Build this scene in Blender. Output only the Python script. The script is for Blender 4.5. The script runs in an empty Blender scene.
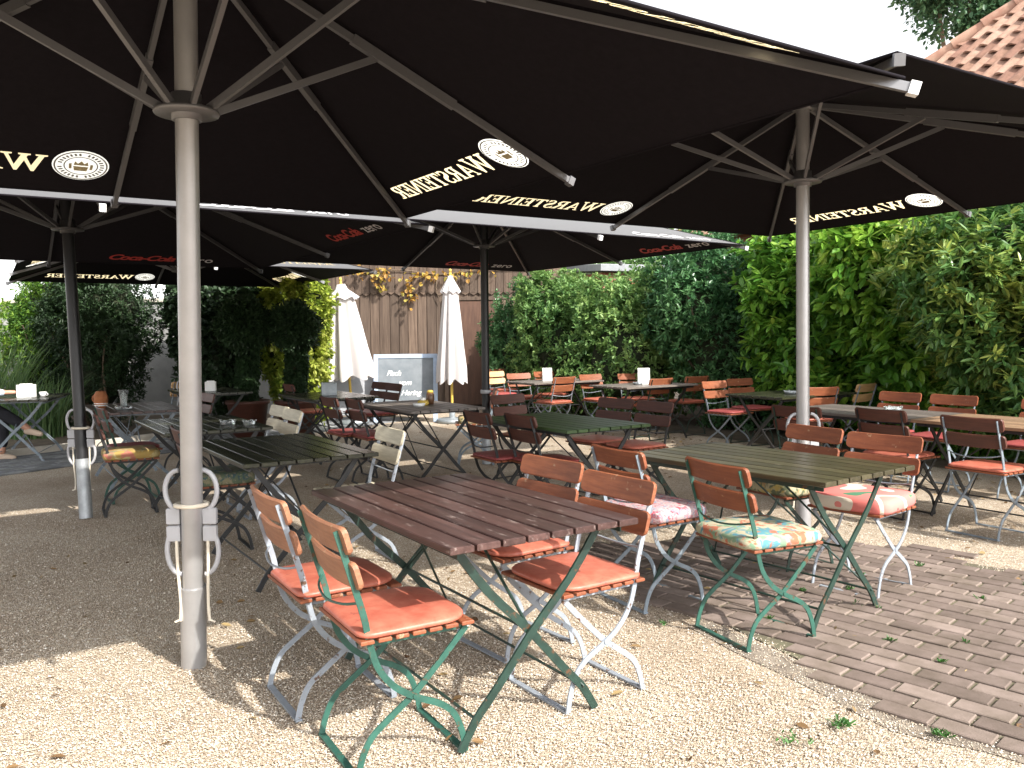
import bpy, math, random
import numpy as np
from mathutils import Vector, Matrix, noise as mnoise
random.seed(7); rng = np.random.default_rng(11)
R = math.radians
S = bpy.context.scene
C = S.collection

# ------------------------------------------------------------------ materials
def mat(name, col, rough=.7, metal=0., spec=.5, var=0., vscale=8., vcol=None, bump=0., bscale=60., objrand=0., sheen=0., coords='Object', stretch=None, translucent=0., bdist=.01, randval=0., island=0.):
    m = bpy.data.materials.new(name); m.use_nodes = True
    nt = m.node_tree; N = nt.nodes; L = nt.links
    b = N['Principled BSDF']
    b.inputs['Base Color'].default_value = (*col, 1); b.inputs['Roughness'].default_value = rough
    b.inputs['Metallic'].default_value = metal; b.inputs['Specular IOR Level'].default_value = spec
    if sheen: b.inputs['Sheen Weight'].default_value = sheen
    tc = N.new('ShaderNodeTexCoord'); src = tc.outputs[coords]
    if stretch:
        mp = N.new('ShaderNodeMapping'); mp.inputs['Scale'].default_value = stretch
        L.new(src, mp.inputs['Vector']); src = mp.outputs['Vector']
    out = None
    if var or vcol:
        n = N.new('ShaderNodeTexNoise'); n.inputs['Scale'].default_value = vscale; n.inputs['Detail'].default_value = 6
        n.inputs['Roughness'].default_value = .65
        L.new(src, n.inputs['Vector'])
        r = N.new('ShaderNodeValToRGB'); r.color_ramp.elements[0].position = .33; r.color_ramp.elements[1].position = .68
        v2 = vcol if vcol else tuple(c * (1 + var) for c in col); v1 = col if vcol else tuple(c * (1 - var) for c in col)
        r.color_ramp.elements[0].color = (*v1, 1); r.color_ramp.elements[1].color = (*v2, 1)
        L.new(n.outputs['Fac'], r.inputs['Fac']); out = r.outputs['Color']
    if objrand or randval:
        h = N.new('ShaderNodeHueSaturation'); oi = N.new('ShaderNodeObjectInfo')
        mr = N.new('ShaderNodeMapRange'); mr.inputs['To Min'].default_value = 1 - (objrand or randval); mr.inputs['To Max'].default_value = 1 + (objrand or randval)
        L.new(oi.outputs['Random'], mr.inputs['Value']); L.new(mr.outputs['Result'], h.inputs['Value'])
        if out: L.new(out, h.inputs['Color'])
        else: h.inputs['Color'].default_value = (*col, 1)
        out = h.outputs['Color']
    if island:
        h = N.new('ShaderNodeHueSaturation'); gi = N.new('ShaderNodeNewGeometry'); mr = N.new('ShaderNodeMapRange')
        mr.inputs['To Min'].default_value = 1 - island; mr.inputs['To Max'].default_value = 1 + island
        L.new(gi.outputs['Random Per Island'], mr.inputs['Value']); L.new(mr.outputs['Result'], h.inputs['Value']); L.new(out, h.inputs['Color']); out = h.outputs['Color']
    if out: L.new(out, b.inputs['Base Color'])
    if bump:
        n = N.new('ShaderNodeTexNoise'); n.inputs['Scale'].default_value = bscale; n.inputs['Detail'].default_value = 4
        L.new(src, n.inputs['Vector'])
        bp = N.new('ShaderNodeBump'); bp.inputs['Strength'].default_value = bump; bp.inputs['Distance'].default_value = bdist
        L.new(n.outputs['Fac'], bp.inputs['Height']); L.new(bp.outputs['Normal'], b.inputs['Normal'])
    if translucent:
        t = N.new('ShaderNodeBsdfTranslucent'); t.inputs['Color'].default_value = (*[min(1, c * 1.3) for c in col], 1)
        if out: L.new(out, t.inputs['Color'])
        mx = N.new('ShaderNodeMixShader'); mx.inputs[0].default_value = translucent
        L.new(b.outputs[0], mx.inputs[1]); L.new(t.outputs[0], mx.inputs[2]); L.new(mx.outputs[0], N['Material Output'].inputs['Surface'])
    return m

def leafmat(name, cols, rough=.45, trans=.3, spec=.5):
    """foliage: colour varies leaf by leaf with a per-face attribute"""
    m = bpy.data.materials.new(name); m.use_nodes = True
    nt = m.node_tree; N = nt.nodes; L = nt.links; b = N['Principled BSDF']
    a = N.new('ShaderNodeAttribute'); a.attribute_name = 'leaf_tone'
    r = N.new('ShaderNodeValToRGB'); e = r.color_ramp.elements
    e[0].position = 0; e[0].color = (*cols[0], 1); e[1].position = 1; e[1].color = (*cols[-1], 1)
    for i, c in enumerate(cols[1:-1]):
        k = e.new((i + 1) / (len(cols) - 1)); k.color = (*c, 1)
    L.new(a.outputs['Fac'], r.inputs['Fac']); L.new(r.outputs['Color'], b.inputs['Base Color'])
    b.inputs['Roughness'].default_value = rough; b.inputs['Specular IOR Level'].default_value = spec
    t = N.new('ShaderNodeBsdfTranslucent'); L.new(r.outputs['Color'], t.inputs['Color'])
    mx = N.new('ShaderNodeMixShader'); mx.inputs[0].default_value = trans
    L.new(b.outputs[0], mx.inputs[1]); L.new(t.outputs[0], mx.inputs[2]); L.new(mx.outputs[0], N['Material Output'].inputs['Surface'])
    return m

M = {}
def wood(name, c1, c2, rough=.55, axis='x', rnd=.12, bump=.35):
    st = (2.2, 26, 26) if axis == 'x' else (26, 2.2, 26)
    M[name] = mat(name, c1, rough, vcol=c2, vscale=2.2, stretch=st, bump=bump, bscale=5, bdist=.002, objrand=rnd, island=.12)
wood('orange_wood', (.165, .048, .020), (.26, .085, .035))
wood('amber_wood', (.20, .082, .042), (.31, .14, .075))
wood('redbrown_wood', (.150, .040, .017), (.23, .070, .028))
wood('dark_wood', (.055, .018, .012), (.10, .032, .02))
wood('tan_wood', (.42, .24, .10), (.56, .36, .18))
wood('cream_wood', (.50, .44, .32), (.66, .60, .46))
M['green_paint'] = mat('green_paint', (.022, .080, .060), .42, var=.25, vscale=20, bump=.15, bscale=80, bdist=.001)
M['darkgreen_paint'] = mat('darkgreen_paint', (.012, .032, .024), .45, var=.3, vscale=20)
M['black_iron'] = mat('black_iron', (.012, .012, .013), .5, var=.3, vscale=20)
M['light_paint'] = mat('light_paint', (.235, .26, .295), .45, var=.12, vscale=25, bump=.15, bscale=90, bdist=.001)
M['bluegrey_paint'] = mat('bluegrey_paint', (.18, .215, .25), .45, var=.2, vscale=20)
M['red_vinyl'] = mat('red_vinyl', (.34, .078, .050), .45, spec=.45, vcol=(.46, .150, .098), vscale=13, bump=.35, bscale=26, bdist=.005, objrand=.12)
M['maroon_vinyl'] = mat('maroon_vinyl', (.22, .040, .040), .5, spec=.35, vcol=(.30, .07, .065), vscale=9, bump=.2, bscale=40, bdist=.003, objrand=.12)
def wear(m, col, thr=.66, sc=30):
    N = m.node_tree.nodes; L = m.node_tree.links; b = N['Principled BSDF']; src = b.inputs['Base Color'].links[0].from_socket
    tc = N.new('ShaderNodeTexCoord'); n = N.new('ShaderNodeTexNoise'); n.inputs['Scale'].default_value = sc; n.inputs['Detail'].default_value = 8; n.inputs['Roughness'].default_value = .7
    oi = N.new('ShaderNodeObjectInfo'); ad = N.new('ShaderNodeVectorMath'); ad.operation = 'ADD'; sc_ = N.new('ShaderNodeVectorMath'); sc_.operation = 'SCALE'; sc_.inputs['Scale'].default_value = 9
    cx = N.new('ShaderNodeCombineXYZ'); L.new(oi.outputs['Random'], cx.inputs[0]); L.new(cx.outputs[0], sc_.inputs[0]); L.new(tc.outputs['Object'], ad.inputs[0]); L.new(sc_.outputs[0], ad.inputs[1]); L.new(ad.outputs[0], n.inputs['Vector'])
    r = N.new('ShaderNodeValToRGB'); r.color_ramp.elements[0].position = thr - .02; r.color_ramp.elements[1].position = thr + .03; L.new(n.outputs['Fac'], r.inputs[0])
    mx = N.new('ShaderNodeMix'); mx.data_type = 'RGBA'; L.new(r.outputs[0], mx.inputs['Factor']); L.new(src, mx.inputs[6]); mx.inputs[7].default_value = (*col, 1); L.new(mx.outputs[2], b.inputs['Base Color'])
for k_ in ('green_paint', 'darkgreen_paint', 'light_paint', 'bluegrey_paint'): wear(M[k_], (.085, .042, .022), .61, 22)
for k_ in ('orange_wood', 'amber_wood', 'redbrown_wood'): wear(M[k_], (.33, .20, .12), .64, 16)
wear(M['red_vinyl'], (.22, .055, .045), .64, 12)
M['pole_grey'] = mat('pole_grey', (.40, .395, .40), .36, metal=.55, var=.08, vscale=6)
M['pole_black'] = mat('pole_black', (.010, .010, .012), .4)
M['sleeve_grey'] = mat('sleeve_grey', (.36, .38, .40), .45, metal=.5, var=.2, vscale=14)
M['rib_grey'] = mat('rib_grey', (.19, .19, .20), .42, metal=.5)
M['rib_dark'] = mat('rib_dark', (.075, .075, .08), .45, metal=.4)
M['canopy_black'] = mat('canopy_black', (.0105, .0088, .0115), .9, spec=.12, var=.15, vscale=30)
def coated(m):
    # woven cloth: matt inside, smooth weatherproof coating on the outer face
    N = m.node_tree.nodes; L = m.node_tree.links; b = N['Principled BSDF']; g = N.new('ShaderNodeNewGeometry')
    for inp, vin, vout in (('Roughness', .9, .5), ('Specular IOR Level', .10, .8), ('Sheen Weight', 0, .35)):
        r = N.new('ShaderNodeMapRange'); r.inputs['To Min'].default_value = vout; r.inputs['To Max'].default_value = vin
        L.new(g.outputs['Backfacing'], r.inputs['Value']); L.new(r.outputs[0], b.inputs[inp])
coated(M['canopy_black'])
M['cap_white'] = mat('cap_white', (.75, .75, .75), .4)
M['plastic_grey'] = mat('plastic_grey', (.36, .36, .38), .5, var=.06, vscale=10)
M['strap_cream'] = mat('strap_cream', (.62, .56, .46), .8, var=.1, vscale=20)
M['letter_cream'] = mat('letter_cream', (.66, .55, .34), .7, translucent=.6)
M['emblem_cream'] = mat('emblem_cream', (.66, .65, .60), .7, translucent=.6)
M['emblem_ink'] = mat('emblem_ink', (.16, .15, .13), .8)
M['emblem_gold'] = mat('emblem_gold', (.40, .34, .20), .8)
M['cola_red'] = mat('cola_red', (.42, .035, .025), .6)
M['cola_white'] = mat('cola_white', (.62, .60, .62), .6)
M['parasol_white'] = mat('parasol_white', (.60, .57, .57), .85, translucent=.25, bump=.2, bscale=14, bdist=.01)
M['glass'] = mat('glass', (.9, .95, .95), .04); M['glass'].node_tree.nodes['Principled BSDF'].inputs['Transmission Weight'].default_value = .9
M['white_card'] = mat('white_card', (.80, .80, .78), .7)
M['galvanised'] = mat('galvanised', (.30, .33, .35), .45, metal=.5, var=.2, vscale=12)
M['terracotta'] = mat('terracotta', (.36, .13, .05), .8, var=.2, vscale=10)
M['mustard'] = mat('mustard', (.55, .38, .07), .6)
M['brown_glaze'] = mat('brown_glaze', (.12, .06, .03), .35)
M['chalkboard'] = mat('chalkboard', (.12, .14, .16), .8, vcol=(.20, .22, .24), vscale=3)
M['blue_frame'] = mat('blue_frame', (.34, .42, .55), .6, var=.15, vscale=10)
M['grey_board'] = mat('grey_board', (.36, .37, .40), .7, var=.1, vscale=4)
M['chalk'] = mat('chalk', (.8, .8, .78), .9)
M['bark'] = mat('bark', (.09, .06, .04), .9, vcol=(.16, .12, .08), vscale=12, stretch=(1, 1, .25), bump=.8, bscale=20, bdist=.02)
M['core_shade'] = mat('core_shade', (.012, .018, .008), .95, vcol=(.03, .04, .015), vscale=9, bump=1, bscale=12, bdist=.05)  # near-black filler for foliage cores, inner shade put into the colour
M['plaster'] = mat('plaster', (.20, .20, .20), .9, vcol=(.29, .29, .28), vscale=2, bump=.2, bscale=30)
M['skin'] = mat('skin', (.55, .28, .19), .55)
M['dark_cloth'] = mat('dark_cloth', (.018, .018, .024), .9, var=.3, vscale=15)
M['blue_cloth'] = mat('blue_cloth', (.50, .57, .66), .9, var=.1, vscale=15)
M['hair'] = mat('hair', (.05, .03, .02), .8)
M['shoe'] = mat('shoe', (.55, .42, .32), .7)

def table_mat(name, c1, c2, wear, wearamt=.62, rough=.5):
    m = mat(name, c1, rough, vcol=c2, vscale=2.0, stretch=(1.5, 20, 20), bump=.2, bscale=5, bdist=.002, island=.3)
    N = m.node_tree.nodes; L = m.node_tree.links; b = N['Principled BSDF']
    src = b.inputs['Base Color'].links[0].from_socket
    tc = N.new('ShaderNodeTexCoord'); mp = N.new('ShaderNodeMapping'); mp.inputs['Scale'].default_value = (3, 14, 14)
    L.new(tc.outputs['Object'], mp.inputs['Vector'])
    n = N.new('ShaderNodeTexNoise'); n.inputs['Scale'].default_value = 2.6; n.inputs['Detail'].default_value = 9; n.inputs['Roughness'].default_value = .72
    L.new(mp.outputs['Vector'], n.inputs['Vector'])
    r = N.new('ShaderNodeValToRGB'); r.color_ramp.elements[0].position = wearamt - .03; r.color_ramp.elements[1].position = wearamt + .07
    L.new(n.outputs['Fac'], r.inputs['Fac'])
    mx = N.new('ShaderNodeMix'); mx.data_type = 'RGBA'
    L.new(r.outputs['Color'], mx.inputs['Factor']); L.new(src, mx.inputs[6]); mx.inputs[7].default_value = (*wear, 1)
    L.new(mx.outputs[2], b.inputs['Base Color'])
    M[name] = m
table_mat('table_brown', (.036, .018, .016), (.080, .042, .037), (.21, .16, .145), .60, .32)
table_mat('table_olive', (.030, .026, .014), (.064, .054, .028), (.15, .135, .10), .63, .33)
table_mat('table_green', (.022, .050, .014), (.045, .085, .022), (.10, .12, .06), .68, .42)
table_mat('table_dark', (.016, .016, .011), (.034, .036, .018), (.12, .13, .08), .64, .27)
table_mat('table_grey', (.10, .085, .075), (.16, .135, .12), (.28, .25, .22), .62, .45)
table_mat('table_tan', (.20, .12, .07), (.28, .18, .11), (.36, .28, .2), .62, .5)

# floral cushion cloth
def floral(name, base, c1, c2, c3, sc=9):
    m = bpy.data.materials.new(name); m.use_nodes = True
    N = m.node_tree.nodes; L = m.node_tree.links; b = N['Principled BSDF']; b.inputs['Roughness'].default_value = .9
    tc = N.new('ShaderNodeTexCoord'); cur = None
    for i, c in enumerate((c1, c2, c3)):
        n = N.new('ShaderNodeTexNoise'); n.inputs['Scale'].default_value = sc * (1 + .3 * i); n.inputs['Detail'].default_value = 3; n.inputs['Distortion'].default_value = 1.2
        mp = N.new('ShaderNodeMapping'); mp.inputs['Location'].default_value = (3.1 * i, 7.7 * i, 1.3 * i)
        L.new(tc.outputs['Object'], mp.inputs[0]); L.new(mp.outputs[0], n.inputs['Vector'])
        r = N.new('ShaderNodeValToRGB'); r.color_ramp.elements[0].position = .54; r.color_ramp.elements[1].position = .60
        L.new(n.outputs['Fac'], r.inputs[0])
        mx = N.new('ShaderNodeMix'); mx.data_type = 'RGBA'; L.new(r.outputs[0], mx.inputs['Factor'])
        if cur: L.new(cur, mx.inputs[6])
        else: mx.inputs[6].default_value = (*base, 1)
        mx.inputs[7].default_value = (*c, 1); cur = mx.outputs[2]
    L.new(cur, b.inputs['Base Color'])
    M[name] = m
floral('cushion_turquoise', (.36, .33, .23), (.07, .20, .24), (.36, .11, .06), (.16, .25, .16), 10)
floral('cushion_pink', (.42, .31, .31), (.34, .06, .08), (.38, .17, .19), (.20, .22, .28), 24)
floral('cushion_yellow', (.42, .37, .24), (.35, .22, .10), (.50, .38, .12), (.12, .14, .08), 9)
floral('cushion_darkfloral', (.10, .13, .08), (.22, .20, .12), (.05, .09, .10), (.26, .22, .16), 14)
floral('cushion_mustard', (.36, .24, .07), (.40, .14, .10), (.20, .20, .12), (.42, .34, .16), 7)
# bold striped cushion
m = bpy.data.materials.new('cushion_bold'); m.use_nodes = True; N = m.node_tree.nodes; L = m.node_tree.links
tc = N.new('ShaderNodeTexCoord'); n = N.new('ShaderNodeTexNoise'); n.inputs['Scale'].default_value = 3.2; n.inputs['Detail'].default_value = 0; n.inputs['Distortion'].default_value = .6
r = N.new('ShaderNodeValToRGB'); r.color_ramp.interpolation = 'CONSTANT'; e = r.color_ramp.elements
e[0].color = (.06, .18, .10, 1); e[1].position = .40; e[1].color = (.60, .16, .14, 1)
k = e.new(.50); k.color = (.62, .54, .44, 1); k = e.new(.57); k.color = (.62, .20, .17, 1); k = e.new(.75); k.color = (.35, .05, .05, 1)
L.new(tc.outputs['Object'], n.inputs['Vector']); L.new(n.outputs['Fac'], r.inputs[0]); L.new(r.outputs[0], N['Principled BSDF'].inputs['Base Color']); N['Principled BSDF'].inputs['Roughness'].default_value = .9
M['cushion_bold'] = m

# gravel ground
def ground_mat():
    m = bpy.data.materials.new('gravel_ground'); m.use_nodes = True
    N = m.node_tree.nodes; L = m.node_tree.links; b = N['Principled BSDF']; b.inputs['Roughness'].default_value = .9
    tc = N.new('ShaderNodeTexCoord')
    v = N.new('ShaderNodeTexVoronoi'); v.inputs['Scale'].default_value = 170; L.new(tc.outputs['Object'], v.inputs['Vector'])
    hs = N.new('ShaderNodeSeparateColor'); L.new(v.outputs['Color'], hs.inputs[0])
    r = N.new('ShaderNodeValToRGB'); e = r.color_ramp.elements
    e[0].color = (.20, .15, .11, 1); e[1].color = (.58, .53, .46, 1)
    for p, c in ((.2, (.31, .235, .165)), (.45, (.42, .34, .25)), (.75, (.50, .425, .33))):
        k = e.new(p); k.color = (*c, 1)
    L.new(hs.outputs[0], r.inputs[0])
    n = N.new('ShaderNodeTexNoise'); n.inputs['Scale'].default_value = .9; n.inputs['Detail'].default_value = 5; L.new(tc.outputs['Object'], n.inputs['Vector'])
    r2 = N.new('ShaderNodeValToRGB'); r2.color_ramp.elements[0].position = .36; r2.color_ramp.elements[0].color = (.62, .56, .50, 1); r2.color_ramp.elements[1].position = .62; r2.color_ramp.elements[1].color = (1, 1, 1, 1)
    L.new(n.outputs['Fac'], r2.inputs[0])
    mx = N.new('ShaderNodeMix'); mx.data_type = 'RGBA'; mx.blend_type = 'MULTIPLY'; mx.inputs['Factor'].default_value = .75
    L.new(r.outputs[0], mx.inputs[6]); L.new(r2.outputs[0], mx.inputs[7]); L.new(mx.outputs[2], b.inputs['Base Color'])
    bp = N.new('ShaderNodeBump'); bp.inputs['Strength'].default_value = .8; bp.inputs['Distance'].default_value = .006; bp.invert = True
    L.new(v.outputs['Distance'], bp.inputs['Height'])
    n3 = N.new('ShaderNodeTexNoise'); n3.inputs['Scale'].default_value = 4.5; n3.inputs['Detail'].default_value = 3; L.new(tc.outputs['Object'], n3.inputs['Vector'])
    b3 = N.new('ShaderNodeBump'); b3.inputs['Strength'].default_value = .7; b3.inputs['Distance'].default_value = .03; L.new(n3.outputs['Fac'], b3.inputs['Height']); L.new(b3.outputs[0], bp.inputs['Normal'])
    L.new(bp.outputs[0], b.inputs['Normal'])
    return m
M['gravel_ground'] = ground_mat()
def pebble_mat():
    m = bpy.data.materials.new('pebble'); m.use_nodes = True
    N = m.node_tree.nodes; L = m.node_tree.links; b = N['Principled BSDF']; b.inputs['Roughness'].default_value = .8
    a = N.new('ShaderNodeAttribute'); a.attribute_name = 'leaf_tone'
    r = N.new('ShaderNodeValToRGB'); e = r.color_ramp.elements; e[0].color = (.20, .15, .11, 1); e[1].color = (.70, .66, .60, 1)
    for p, c in ((.18, (.28, .215, .155)), (.5, (.43, .355, .265)), (.8, (.55, .485, .40))):
        k = e.new(p); k.color = (*c, 1)
    L.new(a.outputs['Fac'], r.inputs[0]); L.new(r.outputs[0], b.inputs['Base Color'])
    return m
M['pebble'] = pebble_mat()
M['brick_paver'] = mat('brick_paver', (.21, .145, .125), .85, bump=.5, bscale=60, bdist=.003)
def paver_mat(name, cols):
    m = bpy.data.materials.new(name); m.use_nodes = True
    N = m.node_tree.nodes; L = m.node_tree.links; b = N['Principled BSDF']; b.inputs['Roughness'].default_value = .85
    a = N.new('ShaderNodeAttribute'); a.attribute_name = 'leaf_tone'
    r = N.new('ShaderNodeValToRGB'); e = r.color_ramp.elements; e[0].color = (*cols[0], 1); e[1].color = (*cols[2], 1); k = e.new(.5); k.color = (*cols[1], 1)
    L.new(a.outputs['Fac'], r.inputs[0])
    tc = N.new('ShaderNodeTexCoord'); n = N.new('ShaderNodeTexNoise'); n.inputs['Scale'].default_value = 5; n.inputs['Detail'].default_value = 9; n.inputs['Roughness'].default_value = .7
    L.new(tc.outputs['Object'], n.inputs[0])
    r2 = N.new('ShaderNodeValToRGB'); r2.color_ramp.elements[0].position = .35; r2.color_ramp.elements[0].color = (.6, .58, .5, 1); r2.color_ramp.elements[1].position = .65; r2.color_ramp.elements[1].color = (1.12, 1.1, 1.08, 1)
    L.new(n.outputs[0], r2.inputs[0])
    mx = N.new('ShaderNodeMix'); mx.data_type = 'RGBA'; mx.blend_type = 'MULTIPLY'; mx.inputs['Factor'].default_value = .9
    L.new(r.outputs[0], mx.inputs[6]); L.new(r2.outputs[0], mx.inputs[7]); L.new(mx.outputs[2], b.inputs['Base Color'])
    n2 = N.new('ShaderNodeTexNoise'); n2.inputs['Scale'].default_value = 160; n2.inputs['Detail'].default_value = 3; L.new(tc.outputs['Object'], n2.inputs[0])
    bp = N.new('ShaderNodeBump'); bp.inputs['Strength'].default_value = .5; bp.inputs['Distance'].default_value = .003
    L.new(n2.outputs[0], bp.inputs['Height']); L.new(bp.outputs[0], b.inputs['Normal'])
    M[name] = m
paver_mat('brick_paver', ((.130, .098, .086), (.178, .138, .122), (.225, .178, .158)))
paver_mat('grey_paver', ((.13, .14, .16), (.19, .20, .22), (.25, .26, .27)))
M['joint_soil'] = mat('joint_soil', (.085, .068, .05), .95, vcol=(.12, .115, .065), vscale=3, bump=.4, bscale=80)
M['edge_soil'] = mat('edge_soil', (.12, .095, .075), .95, vcol=(.26, .22, .175), vscale=14, bump=.6, bscale=120, bdist=.006)
M['kerb_stone'] = mat('kerb_stone', (.48, .44, .38), .85, var=.15, vscale=8)
M['soil'] = mat('soil', (.06, .045, .03), .95, vcol=(.12, .09, .06), vscale=4, bump=.6, bscale=40)
wood('barn_wood', (.17, .105, .075), (.27, .18, .135), .8, rnd=0)
M['barn_wood'] = mat('barn_wood', (.062, .039, .027), .85, vcol=(.135, .094, .068), vscale=1.6, stretch=(14, 14, 1.0), bump=.5, bscale=6, bdist=.006, island=.3)
M['barn_door'] = mat('barn_door', (.060, .028, .018), .7, vcol=(.11, .055, .034), vscale=2, stretch=(8, 8, 1), bump=.3, bscale=6)
M['roof_tile'] = mat('roof_tile', (.30, .14, .10), .8, vcol=(.46, .25, .19), vscale=3, bump=.3, bscale=60, bdist=.004)
M['slate_grey'] = mat('slate_grey', (.25, .26, .28), .7, var=.15, vscale=6)
def brick_mat():
    m = bpy.data.materials.new('red_brick'); m.use_nodes = True
    N = m.node_tree.nodes; L = m.node_tree.links; b = N['Principled BSDF']; b.inputs['Roughness'].default_value = .85
    tc = N.new('ShaderNodeTexCoord'); mp = N.new('ShaderNodeMapping'); mp.inputs['Rotation'].default_value = (R(90), 0, 0)
    L.new(tc.outputs['Object'], mp.inputs[0]); t = N.new('ShaderNodeTexBrick'); t.inputs['Scale'].default_value = 4.2
    t.inputs['Color1'].default_value = (.25, .085, .05, 1); t.inputs['Color2'].default_value = (.34, .13, .075, 1); t.inputs['Mortar'].default_value = (.32, .29, .25, 1)
    t.inputs['Mortar Size'].default_value = .018
    L.new(mp.outputs[0], t.inputs[0]); L.new(t.outputs[0], b.inputs['Base Color'])
    return m
M['red_brick'] = brick_mat()
M['leaf_laurel'] = leafmat('leaf_laurel', ((.040, .12, .018), (.09, .24, .03), (.19, .38, .05), (.36, .52, .08)), .32, .42)
M['leaf_rhodo'] = leafmat('leaf_rhodo', ((.035, .10, .030), (.075, .18, .05), (.15, .27, .07), (.36, .42, .09)), .36, .38)
M['leaf_pale'] = leafmat('leaf_pale', ((.045, .12, .035), (.10, .21, .06), (.18, .31, .09), (.28, .40, .13)), .5, .42)
M['leaf_bluegreen'] = leafmat('leaf_bluegreen', ((.028, .095, .038), (.065, .17, .065), (.14, .28, .11)), .32, .38)
M['leaf_conifer'] = leafmat('leaf_conifer', ((.025, .075, .012), (.07, .17, .022), (.18, .32, .04), (.32, .42, .06)), .55, .4)
M['leaf_shaded'] = leafmat('leaf_shaded', ((.012, .028, .010), (.020, .045, .015), (.03, .065, .02)), .55, .15)  # plants standing in shade, their darkness put into the leaf colour
M['leaf_yellow'] = leafmat('leaf_yellow', ((.10, .17, .02), (.20, .28, .03), (.32, .38, .05), (.42, .45, .10)), .5, .4)
M['leaf_tree'] = leafmat('leaf_tree', ((.04, .10, .05), (.07, .16, .08), (.12, .22, .10)), .5, .45)
M['leaf_vine'] = leafmat('leaf_vine', ((.30, .14, .03), (.42, .25, .05), (.40, .36, .08)), .6, .4)
M['grass_blade'] = leafmat('grass_blade', ((.05, .11, .04), (.10, .18, .06), (.18, .26, .10)), .5, .4)
M['weed'] = leafmat('weed', ((.03, .10, .02), (.06, .17, .03)), .5, .3)
M['dead_leaf'] = leafmat('dead_leaf', ((.10, .05, .02), (.20, .12, .05), (.30, .22, .10)), .8, .2)

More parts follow.
